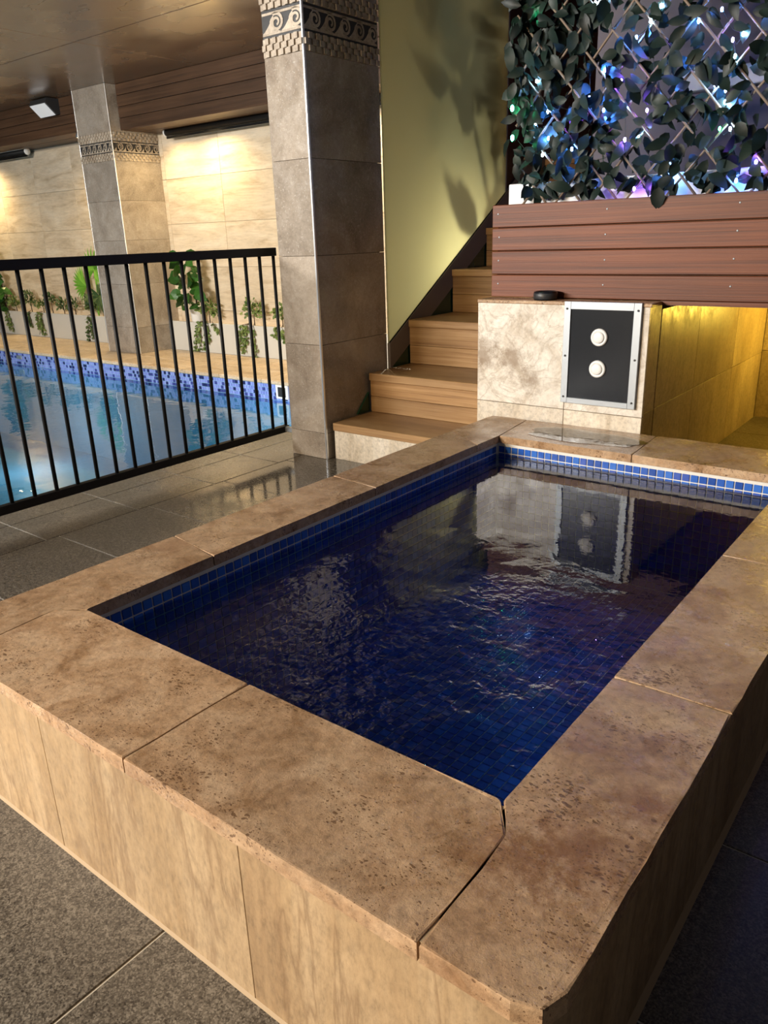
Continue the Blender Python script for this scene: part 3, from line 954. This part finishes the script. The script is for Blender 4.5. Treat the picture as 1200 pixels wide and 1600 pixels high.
def column(x0, x1, y0, y1, ztop, label, zjoints, zb=(2.115, 2.20, 2.212, 2.314, 2.326, 2.41), left_trim=False, top=2.85):
    c = thing('stone_column', ((x0 + x1) / 2, (y0 + y1) / 2, 0), label, 'column', 'stone columns with wave borders')
    MB().box(x0 + 0.02, x1 - 0.02, y0 + 0.02, y1 - 0.02 if y1 < 6 else y1, 0, top).build('core', 'grout', c)
    lev = list(zjoints) + [zb[0]]
    hi = [zb[5], top]
    segs = list(zip(lev[:-1], lev[1:])) + [(hi[0], hi[1])]
    for a, bb in segs:
        tile('stone_tile', 'column', c, x0 + 0.008, x1 - 0.008, y0, y0 + 0.02, a + 0.001, bb - 0.001, 0.001)
        tile('stone_tile', 'column', c, x1 - 0.02, x1, y0 + 0.008, y1 - 0.001, a + 0.001, bb - 0.001, 0.001)
        tile('stone_tile', 'column', c, x0, x0 + 0.02, y0 + 0.021, y1 - 0.001, a + 0.001, bb - 0.001, 0.001)
        tile('stone_tile', 'column', c, x0 + 0.021, x1 - 0.021, y1 - 0.021, y1 - 0.002, a + 0.001, bb - 0.001, 0.001)
    # border: dark field with light bars, scrolls and two bands of staggered little bricks
    b_ = MB()
    b_.box(x0 + 0.004, x1 - 0.004, y0 + 0.004, y0 + 0.02, zb[0], zb[5])
    b_.box(x1 - 0.02, x1 - 0.004, y0 + 0.004, y1, zb[0], zb[5])
    b_.box(x0 + 0.004, x0 + 0.02, y0 + 0.02, y1, zb[0], zb[5])
    b_.build('border_field', 'dark', c)
    for (za, zc) in ((zb[2], zb[2] + 0.010), (zb[3] - 0.012, zb[3])):
        MB().cbox(x0 + 0.008, x1 - 0.008, y0 + 0.001, y0 + 0.01, za, zc, 0.001).build('border_bar', 'brick_stone', c)
        MB().cbox(x1 - 0.01, x1 - 0.001, y0 + 0.008, y1, za, zc, 0.001).build('border_bar', 'brick_stone', c)
    sc = (zb[3] - zb[2] - 0.014) / WH
    nxw = max(2, int(round((x1 - x0 - 0.02) / WP)))
    for k in range(nxw):
        o = inst('wave_scroll', WX, (x0 + 0.01 + k * (x1 - x0 - 0.02) / nxw, y0 + 0.004, zb[2] + 0.006), c)
        o.scale = ((x1 - x0 - 0.02) / nxw / WP, 1, sc)
    nyw = max(2, int(round((y1 - y0 - 0.02) / WP)))
    for k in range(nyw):
        o = inst('wave_scroll', WY, (x1 - 0.004, y0 + 0.01 + k * (y1 - y0 - 0.02) / nyw, zb[2] + 0.006), c)
        o.scale = (1, (y1 - y0 - 0.02) / nyw / WP, sc)
    br = MB()
    rnd = random.Random(5)
    for (za, zc) in ((zb[0], zb[1]), (zb[4], zb[5])):
        rows = 3
        h = (zc - za) / rows
        for r in range(rows):
            for face in (0, 1):
                lo, hi_ = (x0 + 0.006, x1 - 0.004) if face == 0 else (y0 + 0.006, y1 - 0.002)
                nb = max(4, int(round((hi_ - lo) / 0.0265)))
                bw = (hi_ - lo) / nb
                for k in range(nb):
                    d = 0.0105 + rnd.uniform(-.0015, .0015) if (k + r) % 2 else 0.001
                    u, e = lo + k * bw, lo + (k + 1) * bw - 0.0012
                    z_a, z_b = za + r * h, za + (r + 1) * h - 0.0012
                    if face == 0:
                        br.box(u, e, y0 - d, y0 + 0.012, z_a, z_b)
                    else:
                        br.box(x1 - 0.012, x1 + d, u, e, z_a, z_b)
    bo = br.build('border_bricks', 'brick_stone', c)
    bo['kind'] = 'stuff'
    tr_ = MB()
    tr_.cbox(x1 - 0.012, x1 + 0.0015, y0 - 0.0015, y0 + 0.012, 0, top, 0.0025)
    tr_.build('corner_trim', 'alutrim', c)
    if left_trim:
        MB().cbox(x0 - 0.0015, x0 + 0.012, y0 - 0.0015, y0 + 0.012, 0, top, 0.0025).build('corner_trim', 'alutrim', c)
    return c


column(-3.276, -2.987, 3.243, 3.846, 2.85, 'tall stone column with wave border beside the timber stairs', [0.0, 0.155, 0.663, 1.141, 1.625])
column(-8.62, -7.985, 5.517, 6.128, 2.85, 'far stone column with wave border standing past the pool', [0.0, 0.30, 0.79, 1.27, 1.69], (2.10, 2.178, 2.188, 2.288, 2.298, 2.385), True)

# ================================================================== POOL FENCE
FX = -3.36
fence = thing('pool_fence', (FX, 1.4, 0), 'black metal pool fence with thin upright bars', 'fence')
MB().cbox(FX - 0.019, FX + 0.019, -0.82, 3.30, 1.143, 1.188, 0.003).build('top_rail', 'black', fence)
MB().cbox(FX - 0.019, FX + 0.019, -0.82, 3.30, 0.115, 0.155, 0.003).build('bottom_rail', 'black', fence)
bar = MB().tube([(0, 0, 0.15), (0, 0, 1.155)], 0.0095, 10).mesh('baluster', 'black', True)
for k in range(37):
    inst('baluster', bar, (FX, 3.288 - 0.1088 * k, 0), fence)
MB().cbox(FX - 0.025, FX + 0.025, -0.86, -0.81, 0, 1.24, 0.004).build('post', 'black', fence)
MB().cbox(FX + 0.015, -3.27, 3.262, 3.29, 0.12, 0.15, 0.003).build('wall_bracket', 'alu', fence)

# ================================================================== STAIRCASE
stair = thing('timber_staircase', (-2.48, 4.2, 0), 'golden timber staircase climbing beside the frosted glass', 'stairs')
SX0, SX1 = -2.962, -1.992
steps = [(3.288, 0.216), (3.638, 0.453), (4.053, 0.728), (4.554, 1.005), (4.99, 1.26), (5.42, 1.50), (5.85, 1.74)]
pz = 0.0
for i, (y, z) in enumerate(steps):
    yn = steps[i + 1][0] if i + 1 < len(steps) else y + 0.5
    tile('tread', 'steptimber', stair, SX0, SX1, y - 0.012, yn + 0.02, z - 0.045, z, 0.003)
    if i == 0:
        tile('stone_riser', 'riser_stone', stair, SX0, SX1, y, y + 0.03, 0.0, z - 0.047, 0.001)
    else:
        hh = (z - 0.045 - pz) / 2
        tile('riser_board', 'steptimber', stair, SX0, SX1, y, y + 0.025, pz + 0.0015, pz + hh - 0.001, 0.0015)
        tile('riser_board', 'steptimber', stair, SX0, SX1, y, y + 0.025, pz + hh + 0.001, z - 0.0465, 0.0015)
    pz = z
# sloping steel stringer
ya, yb = 3.848, 6.2
zt = lambda y: 0.61 + 0.630 * (y - 3.862)
st_ = MB().prism([(ya, zt(ya) - 0.155), (yb, zt(yb) - 0.155), (yb, zt(yb)), (ya, zt(ya))], 0, -2.985, -2.963)
st_.build('stringer', 'stringer', stair)
gp = MB().prism([(3.86, 0.0), (6.2, 0.0), (6.2, zt(6.2) - 0.157), (3.86, zt(3.86) - 0.157)], 0, -2.982, -2.970)
gp.build('lower_pane', 'greenglass', stair)
MB().prism([(3.52, 0.218), (3.635, 0.218), (3.635, 0.335)], 0, -2.984, -2.972).build('lower_pane', 'greenglass', stair)

# frosted glass screen above the stringer
gs = thing('glass_screen', (-2.99, 4.55, 0.6), 'tall frosted glass screen glowing yellow beside the stairs', 'glass screen')
MB().prism([(3.852, zt(3.852) + 0.002), (5.262, zt(5.262) + 0.002), (5.262, 2.95), (3.852, 2.95)], 0, -2.984, -2.974).build('pane', 'frosted', gs)
MB().cbox(-2.988, -2.970, 5.262, 5.278, zt(5.27), 2.95, 0.002).build('edge_strip', 'stringer', gs)
MB().prism([(3.852, zt(3.852) - 0.002), (5.262, zt(5.262) - 0.002), (5.262, zt(5.262) + 0.008), (3.852, zt(3.852) + 0.008)], 0, -2.973, -2.969).build('seal', 'black', gs)

# leafy plant just behind the screen: it throws the dark shapes on the glass
pl = thing('screen_plant', (-3.22, 5.05, 0.0), 'dark leafy plant seen as shadow through frosted glass', 'plant')
stm, lv = MB(), MB()
rnd = random.Random(3)
for (y, z, n, sp) in ((5.05, 2.05, 90, 0.26), (4.85, 2.0, 60, 0.22), (4.95, 2.5, 70, 0.34), (4.68, 1.85, 10, 0.12), (4.85, 1.05, 9, 0.12), (5.22, 1.65, 12, 0.06)):
    stm.tube([(-3.22, 5.05, 0.0), (-3.2, 5.02, z * 0.5), (-3.14, y, z)], [0.02, 0.014, 0.008], 6)
    for k in range(n):
        a = rnd.uniform(0, 2 * math.pi)
        rr = sp * math.sqrt(rnd.random())
        p = (-3.10 - rnd.random() * 0.10, min(5.12, y + rr * math.cos(a)), min(2.6, z + rr * math.sin(a)))
        lv.leaf(p, (rnd.uniform(-0.3, 0.2), math.cos(a) + rnd.uniform(-.5, .1), math.sin(a) - 0.2), (1, rnd.uniform(-.5, .5), rnd.uniform(-.3, .5)), rnd.uniform(0.14, 0.26), rnd.uniform(0.07, 0.12))
stm.build('stem', 'soil', pl, True)
lv.build('foliage', 'leaf_screen', pl)

# ================================================================== STONE PEDESTAL WITH CONTROL PANEL
YBK = 3.28
ped = thing('stone_pedestal', (-1.57, 3.35, 0), 'cream veined travertine pedestal behind the spa', 'pedestal')
MB().box(-1.975, -1.175, YBK + 0.015, 3.42, 0.0, 0.915).build('core', 'grout', ped)
tile('face_slab', 'block', ped, -1.988, -1.526, YBK, YBK + 0.02, 0.452, 0.918, 0.001)
tile('face_slab', 'block', ped, -1.523, -1.158, YBK, YBK + 0.02, 0.452, 0.918, 0.001)
tile('base_slab', 'riser_stone', ped, -1.988, -1.526, YBK, YBK + 0.02, 0.0, 0.449, 0.001)
tile('base_slab', 'riser_stone', ped, -1.523, -1.158, YBK, YBK + 0.02, 0.0, 0.449, 0.001)
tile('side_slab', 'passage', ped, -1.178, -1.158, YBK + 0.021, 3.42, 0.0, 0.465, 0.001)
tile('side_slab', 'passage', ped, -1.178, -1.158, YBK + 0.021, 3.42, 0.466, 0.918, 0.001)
tile('side_slab', 'riser_stone', ped, -1.988, -1.968, YBK + 0.021, 3.42, 0.0, 0.918, 0.001)
tile('cap_slab', 'coping', ped, -1.991, -1.150, YBK - 0.004, 3.42, 0.918, 0.934, 0.003)

cp = thing('control_panel', (-1.363, YBK, 0.49), 'black control panel in brushed metal frame with two white buttons', 'panel')
x0, x1, z0, z1 = -1.536, -1.188, 0.487, 0.936
xi0, xi1, zi0, zi1 = -1.505, -1.221, 0.512, 0.903
ya, yb = YBK - 0.016, YBK - 0.001
MB().box(xi0 - 0.004, xi1 + 0.004, YBK - 0.010, YBK - 0.001, zi0 - 0.004, zi1 + 0.004).build('plate', 'blackglass', cp)
for n_, bx_ in (('frame_side', (x0, xi0, z0, z1)), ('frame_side', (xi1, x1, z0, z1)), ('frame_rail', (xi0, xi1, z0, zi0)), ('frame_rail', (xi0, xi1, zi1, z1))):
    MB().cbox(bx_[0], bx_[1], ya, yb, bx_[2], bx_[3], 0.001).build(n_, 'alu', cp)
for sx_ in (x0 + 0.014, x1 - 0.014):
    for sz in (0.515, 0.70, 0.905):
        MB().lathe([(0.0045, 0.0), (0.0045, -0.003), (0.003, -0.004)], (sx_, ya, sz), 'Y', 12).build('screw', 'dark', cp)
for bz in (0.787, 0.650):
    bt = MB().lathe([(0.038, 0), (0.038, -0.006), (0.034, -0.011), (0.027, -0.011), (0.026, -0.008)], (-1.367, YBK - 0.010, bz), 'Y', 32).build('button', 'white', cp, True)
    MB().lathe([(0.0245, -0.004), (0.0245, -0.013), (0.021, -0.0155), (0.010, -0.017)], (-1.367, YBK - 0.010, bz), 'Y', 28).build('button_cap', 'white', bt, True)

pk = thing('black_tin', (-1.665, 3.335, 0.934), 'small round black tin on the pedestal ledge', 'tin')
MB().lathe([(0.050, 0), (0.053, 0.004), (0.053, 0.034), (0.050, 0.038), (0.046, 0.038), (0.045, 0.033)], (-1.665, 3.335, 0.934), 'Z', 32).build('body', 'blackglass', pk, True)
MB().lathe([(0.0535, 0.006), (0.0545, 0.007), (0.0545, 0.030), (0.0535, 0.031)], (-1.665, 3.335, 0.934), 'Z', 32).build('band', 'shadow', pk, True)

# ================================================================== TIMBER PLANTER
tp_ = thing('timber_planter', (-0.4, 4.2, 0.925), 'raised planter box clad in red-brown decking boards', 'planter')
TY = 3.395
MB().box(-1.965, 1.2, TY + 0.022, 5.36, 0.936, 1.30).build('box', 'shadow', tp_)
jz = [0.936, 1.040, 1.147, 1.250, 1.352]
for a, bb in zip(jz[:-1], jz[1:]):
    tile('deck_board', 'deckboard', tp_, -1.985, 1.2, TY, TY + 0.022, a + 0.0018, bb - 0.0018, 0.003)
    tile('side_board', 'deckboard', tp_, -1.985, -1.965, TY + 0.024, 5.36, a + 0.0018, bb - 0.0018, 0.003)
MB().box(-1.157, 1.2, TY, 5.36, 0.918, 0.936).build('underside_board', 'deckboard', tp_)
sc_ = MB().lathe([(0.004, 0.0), (0.004, -0.001), (0.002, -0.002)], (0, 0, 0), 'Y', 10).mesh('screw', 'alu')
for sxx in (-1.95, -1.42, -0.88):
    for a, bb in zip(jz[:-1], jz[1:]):
        inst('screw', sc_, (sxx + random.uniform(-.004, .004), TY, (a + bb) / 2 + 0.01), tp_)
tr = thing('white_trough', (-1.1, 3.64, 1.30), 'white trough standing on the timber planter behind the trellis', 'trough')
MB().cbox(-1.985, 0.6, 3.545, 3.565, 1.302, 1.445, 0.004).build('front', 'whitebox', tr)
MB().cbox(-1.985, -1.965, 3.566, 3.80, 1.302, 1.445, 0.004).build('end', 'whitebox', tr)
MB().cbox(-1.985, 0.6, 3.80, 3.82, 1.302, 1.445, 0.004).build('back', 'whitebox', tr)
MB().box(-1.965, 0.6, 3.565, 3.80, 1.302, 1.41).build('soil', 'soil', tr)

# ================================================================== TRELLIS WITH LEAVES
TRY = 3.50
tre = thing('leaf_trellis', (-1.1, TRY, 1.352), 'willow lattice trellis covered in dark artificial leaves', 'trellis')
ZT0, ZT1, TX0, TX1 = 1.345, 2.45, -1.93, 0.2
sl = math.tan(math.radians(49))


def slat(xa, dirn, yy):
    # line from (xa, ZT0) going up with slope dirn*sl, clipped to the trellis rectangle
    x_a, z_a = xa, ZT0
    x_b, z_b = xa + dirn * (ZT1 - ZT0) / sl, ZT1
    lo, hi = 0.0, 1.0
    for lim, sgn in ((TX0, 1), (TX1, -1)):
        fa, fb = sgn * (x_a - lim), sgn * (x_b - lim)
        if fa < 0 and fb < 0:
            return
        if fa < 0:
            lo = max(lo, fa / (fa - fb))
        elif fb < 0:
            hi = min(hi, fa / (fa - fb))
    if hi - lo < 0.05:
        return
    P = lambda t, o=0: (x_a + (x_b - x_a) * t, yy + o, z_a + (z_b - z_a) * t)
    pts = [P(lo + (hi - lo) * k / 6, random.uniform(-0.003, 0.003)) for k in range(7)]
    MB().tube(pts, [0.0052 + random.uniform(-.0008, .0008) for _ in pts], 6).build('lattice_twig', 'twig', tre, True)


xa = TX0 - 1.0
while xa < TX1 + 1.0:
    slat(xa + 0.03, 1, TRY + 0.006)
    slat(xa, -1, TRY - 0.006)
    xa += 0.168
leafm = []
for k in range(4):
    q = MB()
    L, W = (0.082, 0.072, 0.095, 0.065)[k], (0.046, 0.050, 0.042, 0.036)[k]
    q.leaf((0, 0, 0), (0, 0, -1), (0, -1, 0), L, W, (0.2, 0.35, 0.15, 0.4)[k], (0.3, 0.1, 0.5, 0.2)[k])
    leafm.append(q.mesh('leaf', 'leaf_trellis', True))
rnd = random.Random(21)
spots = []
while len(spots) < 980:
    x = rnd.uniform(TX0 - 0.02, -0.55)
    z = rnd.uniform(1.40, 2.42)
    dens = 0.5 + 0.45 * max(0, (-1.45 - x) / 0.45) + 0.2 * max(0, (1.62 - z) / 0.25)
    if x < -1.87 and z < 1.52:
        continue
    if rnd.random() < dens:
        spots.append((x, z))
spots.sort(key=lambda s: (s[1] > 2.15, rnd.random()))
extra = MB()
for k, (x, z) in enumerate(spots):
    y = TRY + rnd.uniform(-0.045, 0.03)
    if k < 295:
        inst('leaf', leafm[rnd.randrange(4)], (x, y, z), tre, (rnd.gauss(0, 0.5), rnd.gauss(0, 1.0), rnd.gauss(0, 0.7)), rnd.uniform(0.85, 1.3))
    else:
        a = rnd.gauss(-math.pi / 2, 1.0)
        extra.leaf((x, y, z), (math.cos(a), rnd.gauss(0, 0.4), math.sin(a)), (rnd.gauss(0, .5), -1, rnd.gauss(0, .4)), rnd.uniform(0.06, 0.10), rnd.uniform(0.034, 0.052), 0.25, 0.3)
for k in range(230):
    x, z = rnd.uniform(-0.56, TX1), rnd.uniform(1.40, 2.42)
    a = rnd.gauss(-math.pi / 2, 1.0)
    extra.leaf((x, TRY + rnd.uniform(-0.045, 0.03), z), (math.cos(a), rnd.gauss(0, 0.4), math.sin(a)), (rnd.gauss(0, .5), -1, rnd.gauss(0, .4)), rnd.uniform(0.06, 0.10), rnd.uniform(0.034, 0.052), 0.25, 0.3)
# one leaf hanging over the top board
inst('leaf', leafm[1], (-1.200, TRY - 0.118, 1.385), tre, (0.12, 0.05, 0.1), 1.25)
eo = extra.build('leaf_mass', 'leaf_trellis', tre, True)
eo['kind'] = 'stuff'

# fairy lights
fa = thing('fairy_lights', (-1.4, TRY - 0.02, 1.36), 'string of blue and white fairy lights woven through the trellis', 'string lights')
bulbs = [(-1.566, 2.112), (-1.381, 1.958), (-1.289, 2.053), (-1.053, 2.001), (-1.002, 1.893), (-0.966, 1.906), (-1.148, 1.867), (-0.987, 1.836), (-1.508, 1.858), (-1.433, 1.809), (-1.824, 1.858), (-1.255, 1.723), (-1.41, 1.706), (-1.503, 1.707), (-1.314, 1.686), (-1.051, 1.748), (-1.009, 1.723), (-1.006, 1.682), (-1.764, 1.73), (-1.636, 1.68), (-1.823, 1.689), (-1.757, 1.621), (-1.783, 1.556), (-1.609, 1.499), (-1.401, 1.584), (-1.341, 1.592), (-1.207, 1.47), (-1.181, 1.446), (-0.932, 1.395), (-1.016, 1.589), (-1.927, 1.758), (-1.923, 1.636), (-1.857, 2.129), (-1.137, 1.976), (-1.345, 1.388), (-0.976, 1.584), (-1.641, 1.568), (-1.727, 1.604), (-1.49, 1.82), (-0.866, 1.458), (-1.327, 2.007), (-1.571, 1.768), (-0.70, 1.62), (-0.58, 1.95), (-0.42, 1.55), (-0.30, 1.84), (-0.12, 1.66), (0.05, 1.93)]
greens = {29, 30, 31, 32}
bm_ = {}
for nm in ('bulb_blue', 'bulb_white', 'bulb_green', 'bulb_violet'):
    bm_[nm] = MB().lathe([(0.0012, -0.008), (0.004, -0.005), (0.0048, 0), (0.004, 0.005), (0.0012, 0.008)], (0, 0, 0), 'Z', 10).mesh('bulb', nm, True)
for k, (x, z) in enumerate(bulbs):
    nm = 'bulb_green' if k in greens else ('bulb_white', 'bulb_blue', 'bulb_white', 'bulb_blue', 'bulb_violet')[k % 5]
    inst('bulb', bm_[nm], (x, TRY - 0.012 - (0.03 if k in (30, 31) else 0.0), z), fa, None, 1.7 if k in (30, 31) else 1.0)
order = sorted(range(len(bulbs)), key=lambda k: (round(bulbs[k][0] / 0.16), bulbs[k][1] if round(bulbs[k][0] / 0.16) % 2 else -bulbs[k][1]))
pts = []
for k in order:
    x, z = bulbs[k]
    if pts:
        a = Vector(pts[-1])
        mid = (a + Vector((x, TRY - 0.004, z))) / 2 + Vector((random.uniform(-.02, .02), 0.012, -0.02))
        pts.append(tuple(mid))
    pts.append((x, TRY - 0.006, z))
MB().tube(pts, 0.0014, 5).build('wire', 'cable', fa)

# ================================================================== POOL HALL FITTINGS
flo = thing('floodlight', (-9.25, 5.60, 2.68), 'black floodlight with pale glass on the bulkhead', 'floodlight')
MB().prism([(5.645, 2.84), (5.645, 2.68), (5.60, 2.672), (5.475, 2.79), (5.50, 2.84)], 0, -9.46, -9.10).build('body', 'shadow', flo)
MB().prism([(5.594, 2.672), (5.477, 2.784), (5.473, 2.780), (5.590, 2.668)], 0, -9.44, -9.12).build('glass', 'floodglass', flo)
MB().cbox(-9.28, -9.22, 5.60, 5.645, 2.80, 2.85, 0.003).build('bracket', 'shadow', flo)

for nm, xa, xb, zc, lab in ((0, -7.68, -4.2, 2.375, 'black rolled up blind right of the far column'), (1, -14.4, -10.62, 2.43, 'black rolled up blind at the left of the far wall')):
    bl = thing('rolled_blind', ((xa + xb) / 2, 6.02, zc - 0.04), lab, 'blind', 'rolled up blinds')
    MB().lathe([(0.035, xa + 0.01), (0.035, xb - 0.01)], (0, 6.015, zc), 'X', 20).build('roll', 'black', bl, True)
    MB().cbox(xa + 0.01, xb - 0.01, 5.975, 6.06, zc + 0.028, zc + 0.045, 0.004).build('cassette', 'white', bl)
    MB().cbox(xa + 0.01, xb - 0.01, 6.005, 6.02, zc - 0.062, zc - 0.038, 0.003).build('bottom_bar', 'black', bl)
    for xe in (xa, xb):
        MB().lathe([(0.042, -0.006), (0.044, 0.0), (0.042, 0.006)], (xe, 6.015, zc), 'X', 20).build('end_cap', 'white', bl, True)

for lx, ly, lab in ((-8.86, 5.70, 'glaring soffit downlight at the left edge of the far column'), (-12.0, 5.80, 'soffit downlight washing the wall at the far left')):
    zz = 2.462
    d = thing('downlight', (lx, ly, zz - 0.05), lab, 'downlight', 'soffit downlights')
    MB().lathe([(0.03, 0.0), (0.045, -0.02), (0.045, -0.044), (0.036, -0.048), (0.034, -0.03)], (lx, ly, zz), 'Z', 20).build('rim', 'alu', d, True)
    MB().lathe([(0.033, -0.036), (0.026, -0.050), (0.010, -0.054)], (lx, ly, zz), 'Z', 16).build('lens', 'lens', d, True)

for nm, xa, xb, lab in ((0, -15, -8.63, 'low pale rendered planter wall left of the far column'), (1, -7.98, -3.05, 'low pale rendered planter wall right of the far column')):
    p = thing('planter_wall', ((xa + xb) / 2, 6.03, 0), lab, 'planter', 'low planter walls along the far deck')
    MB().cbox(xa, xb, 5.968, 6.0, 0.0, 0.342, 0.003).build('front', 'concrete', p)
    MB().box(xa, xb, 6.0, 6.129, 0.0, 0.325).build('bed', 'wall', p)


# ---- plants in the planters
def big_plant(x, y, z, h, r, n, lab, seed, pot=True):
    rnd = random.Random(seed)
    p = thing('potted_plant', (x, y, z), lab, 'plant', 'broad leaved plants in the far planter')
    zz = z
    if pot:
        MB().lathe([(0.065, 0), (0.073, 0.012), (0.085, 0.17), (0.085, 0.178), (0.075, 0.178), (0.072, 0.15)], (x, y, z), 'Z', 20).build('pot', 'white', p, True)
        zz = z + 0.15
    MB().tube([(x, y, zz - 0.02), (x + 0.01, y, zz + h * 0.5), (x, y - 0.01, zz + h)], [0.012, 0.009, 0.005], 6).build('stem', 'soil', p, True)
    lm = [MB().leaf((0, 0, 0), (1, 0, 0), (0, 0, 1), L, L * 0.75, 0.15, 0.4).mesh('leaf', 'leaf_big') for L in (0.15, 0.18, 0.13)]
    for k in range(n):
        a = k * 2.399 + rnd.uniform(-.3, .3)
        t = (k + 0.5) / n
        rr = r * (0.55 + 0.45 * math.sin(math.pi * min(1, t * 1.1))) * rnd.uniform(0.2, 0.75)
        pos = (x + rr * math.cos(a), y - 0.13 + 0.2 * rr * math.sin(a), zz + 0.02 + h * t)
        inst('leaf', lm[k % 3], pos, p, (rnd.gauss(0, .5) + 0.9, rnd.uniform(-.2, .7), a + rnd.gauss(0, .3)), rnd.uniform(0.8, 1.15))


big_plant(-7.50, 6.035, 0.342, 0.62, 0.24, 40, 'tall broad leaved plant in a white pot', 4)
big_plant(-12.02, 6.035, 0.325, 0.85, 0.24, 46, 'tall broad leaved plant at the left edge of the far planter', 6, False)


def shrub(x, z, r, n, lab, seed, tone='leaf_shrub', trail=None, name='small_shrub'):
    rnd = random.Random(seed)
    y = 6.02
    p = thing(name, (x, y, 0.33), lab, 'plant', 'trailing ivies in the far planter' if name == 'trailing_ivy' else 'small shrubs in the far planter')
    q, s_ = MB(), MB()
    for k in range(n):
        a, ph = rnd.uniform(0, 2 * math.pi), math.acos(rnd.uniform(-0.3, 1))
        rr = r * rnd.uniform(0.35, 1)
        d = (math.cos(a) * math.sin(ph), 0.5 * math.sin(a) * math.sin(ph), math.cos(ph))
        q.leaf((x + d[0] * rr, y + d[1] * rr * 0.8 - 0.02, z + d[2] * rr), (d[0] + rnd.gauss(0, .5), d[1] - 0.4, d[2] + rnd.gauss(0, .5)), (rnd.gauss(0, .6), -1, 0.6), rnd.uniform(0.03, 0.06), rnd.uniform(0.022, 0.04))
    s_.tube([(x, y, 0.31), (x + 0.01, y - 0.01, z)], [0.008, 0.004], 5)
    if trail:
        for (dx, zlow) in trail:
            pts = [(x + dx * 0.3, 5.995, 0.36), (x + dx * 0.6, 5.957, 0.345)]
            nn = 7
            for k in range(1, nn + 1):
                pts.append((x + dx * (0.6 + 0.4 * k / nn) + rnd.uniform(-.015, .015), 5.957 + rnd.uniform(-.006, .003), 0.345 + (zlow - 0.345) * k / nn))
            s_.tube(pts, 0.003, 4)
            for k in range(int(16 + 60 * (0.345 - zlow))):
                t = rnd.random()
                i = 1 + int(t * (nn - 0.01))
                a = Vector(pts[i]).lerp(Vector(pts[i + 1]), rnd.random())
                q.leaf(a + Vector((rnd.gauss(0, .012), -0.004, 0)), (rnd.gauss(0, .8), -0.5, rnd.gauss(-.5, .6)), (rnd.gauss(0, .4), -1, .4), rnd.uniform(0.03, 0.055), rnd.uniform(0.022, 0.036))
    s_.build('stem', 'soil', p, True)
    q.build('foliage', tone, p)


shrub(-7.27, 0.47, 0.16, 120, 'trailing ivy spilling over the planter beside the white pot', 31, 'leaf_ivy', [(-0.16, 0.03), (-0.05, 0.05), (0.03, 0.12), (-0.24, 0.02), (0.2, 0.25)], 'trailing_ivy')
shrub(-6.52, 0.48, 0.15, 110, 'trailing ivy in the middle of the right planter', 32, 'leaf_ivy', [(-0.22, 0.05), (-0.1, 0.12), (0.06, 0.0), (-0.15, 0.02)], 'trailing_ivy')
shrub(-6.08, 0.46, 0.11, 70, 'trailing ivy next to the tall column, half hidden', 33, 'leaf_ivy', [(-0.05, 0.24), (0.06, 0.2)], 'trailing_ivy')
shrub(-11.95, 0.46, 0.15, 90, 'pale leafy shrub at the far left of the planter', 34, 'leaf_ivy', [(0.10, 0.04), (0.2, 0.05)], 'trailing_ivy')
shrub(-11.66, 0.44, 0.13, 80, 'yellow green shrub second from the left in the planter', 35, 'leaf_ivy')
shrub(-11.23, 0.49, 0.15, 110, 'dark bushy shrub with a short trail over the planter', 36, 'leaf_shrub', [(0.0, 0.17), (0.04, 0.13)])
shrub(-10.90, 0.42, 0.09, 60, 'narrow trailing ivy reaching the deck left of the palm', 37, 'leaf_ivy', [(-0.02, 0.06), (0.04, 0.04), (-0.12, 0.03)], 'trailing_ivy')
shrub(-10.66, 0.50, 0.12, 80, 'round dark shrub in the middle of the left planter', 38)
shrub(-10.36, 0.44, 0.12, 70, 'grey green shrub between round shrub and palm', 39)
shrub(-10.08, 0.44, 0.12, 70, 'grey green shrub nearest to the palm', 40)
shrub(-9.64, 0.46, 0.14, 100, 'trailing ivy hanging from the foot of the palm', 41, 'leaf_shrub', [(-0.02, 0.02), (0.05, 0.05), (-0.10, 0.0)], 'trailing_ivy')

palm = thing('fan_palm', (-9.55, 6.03, 0.33), 'bright green fan palm beside the far column', 'palm')
for fx, fz, dx, dz, R, m_ in ((-9.45, 0.93, 0.1, 0.3, 0.30, 'leaf_palm'), (-9.68, 0.72, -1, 0.25, 0.34, 'leaf_palm'), (-9.42, 0.60, 0.3, -0.5, 0.26, 'leaf_shrub'), (-9.62, 0.56, -0.6, -0.5, 0.22, 'leaf_shrub')):
    f_ = MB()
    base = math.atan2(dz, dx)
    sp = 2.6 if dx > 0 else 1.1
    n = 17 if dx > 0 else 13
    for k in range(n):
        a = base + sp * (k / (n - 1) * 2 - 1)
        f_.leaf((fx, 6.0, fz), (math.cos(a), -0.12, math.sin(a)), (0, -1, 0.2), R * (1 - 0.15 * abs(k / (n - 1) * 2 - 1)), 0.042, 0.1, 0.25)
    fo = f_.build('frond', m_, palm)
    MB().tube([(-9.56, 6.04, 0.33), ((fx - 9.56) / 2, 6.03, (fz + 0.40) / 2), (fx, 6.0, fz)], 0.006, 5).build('stalk', 'leaf_palm', palm)
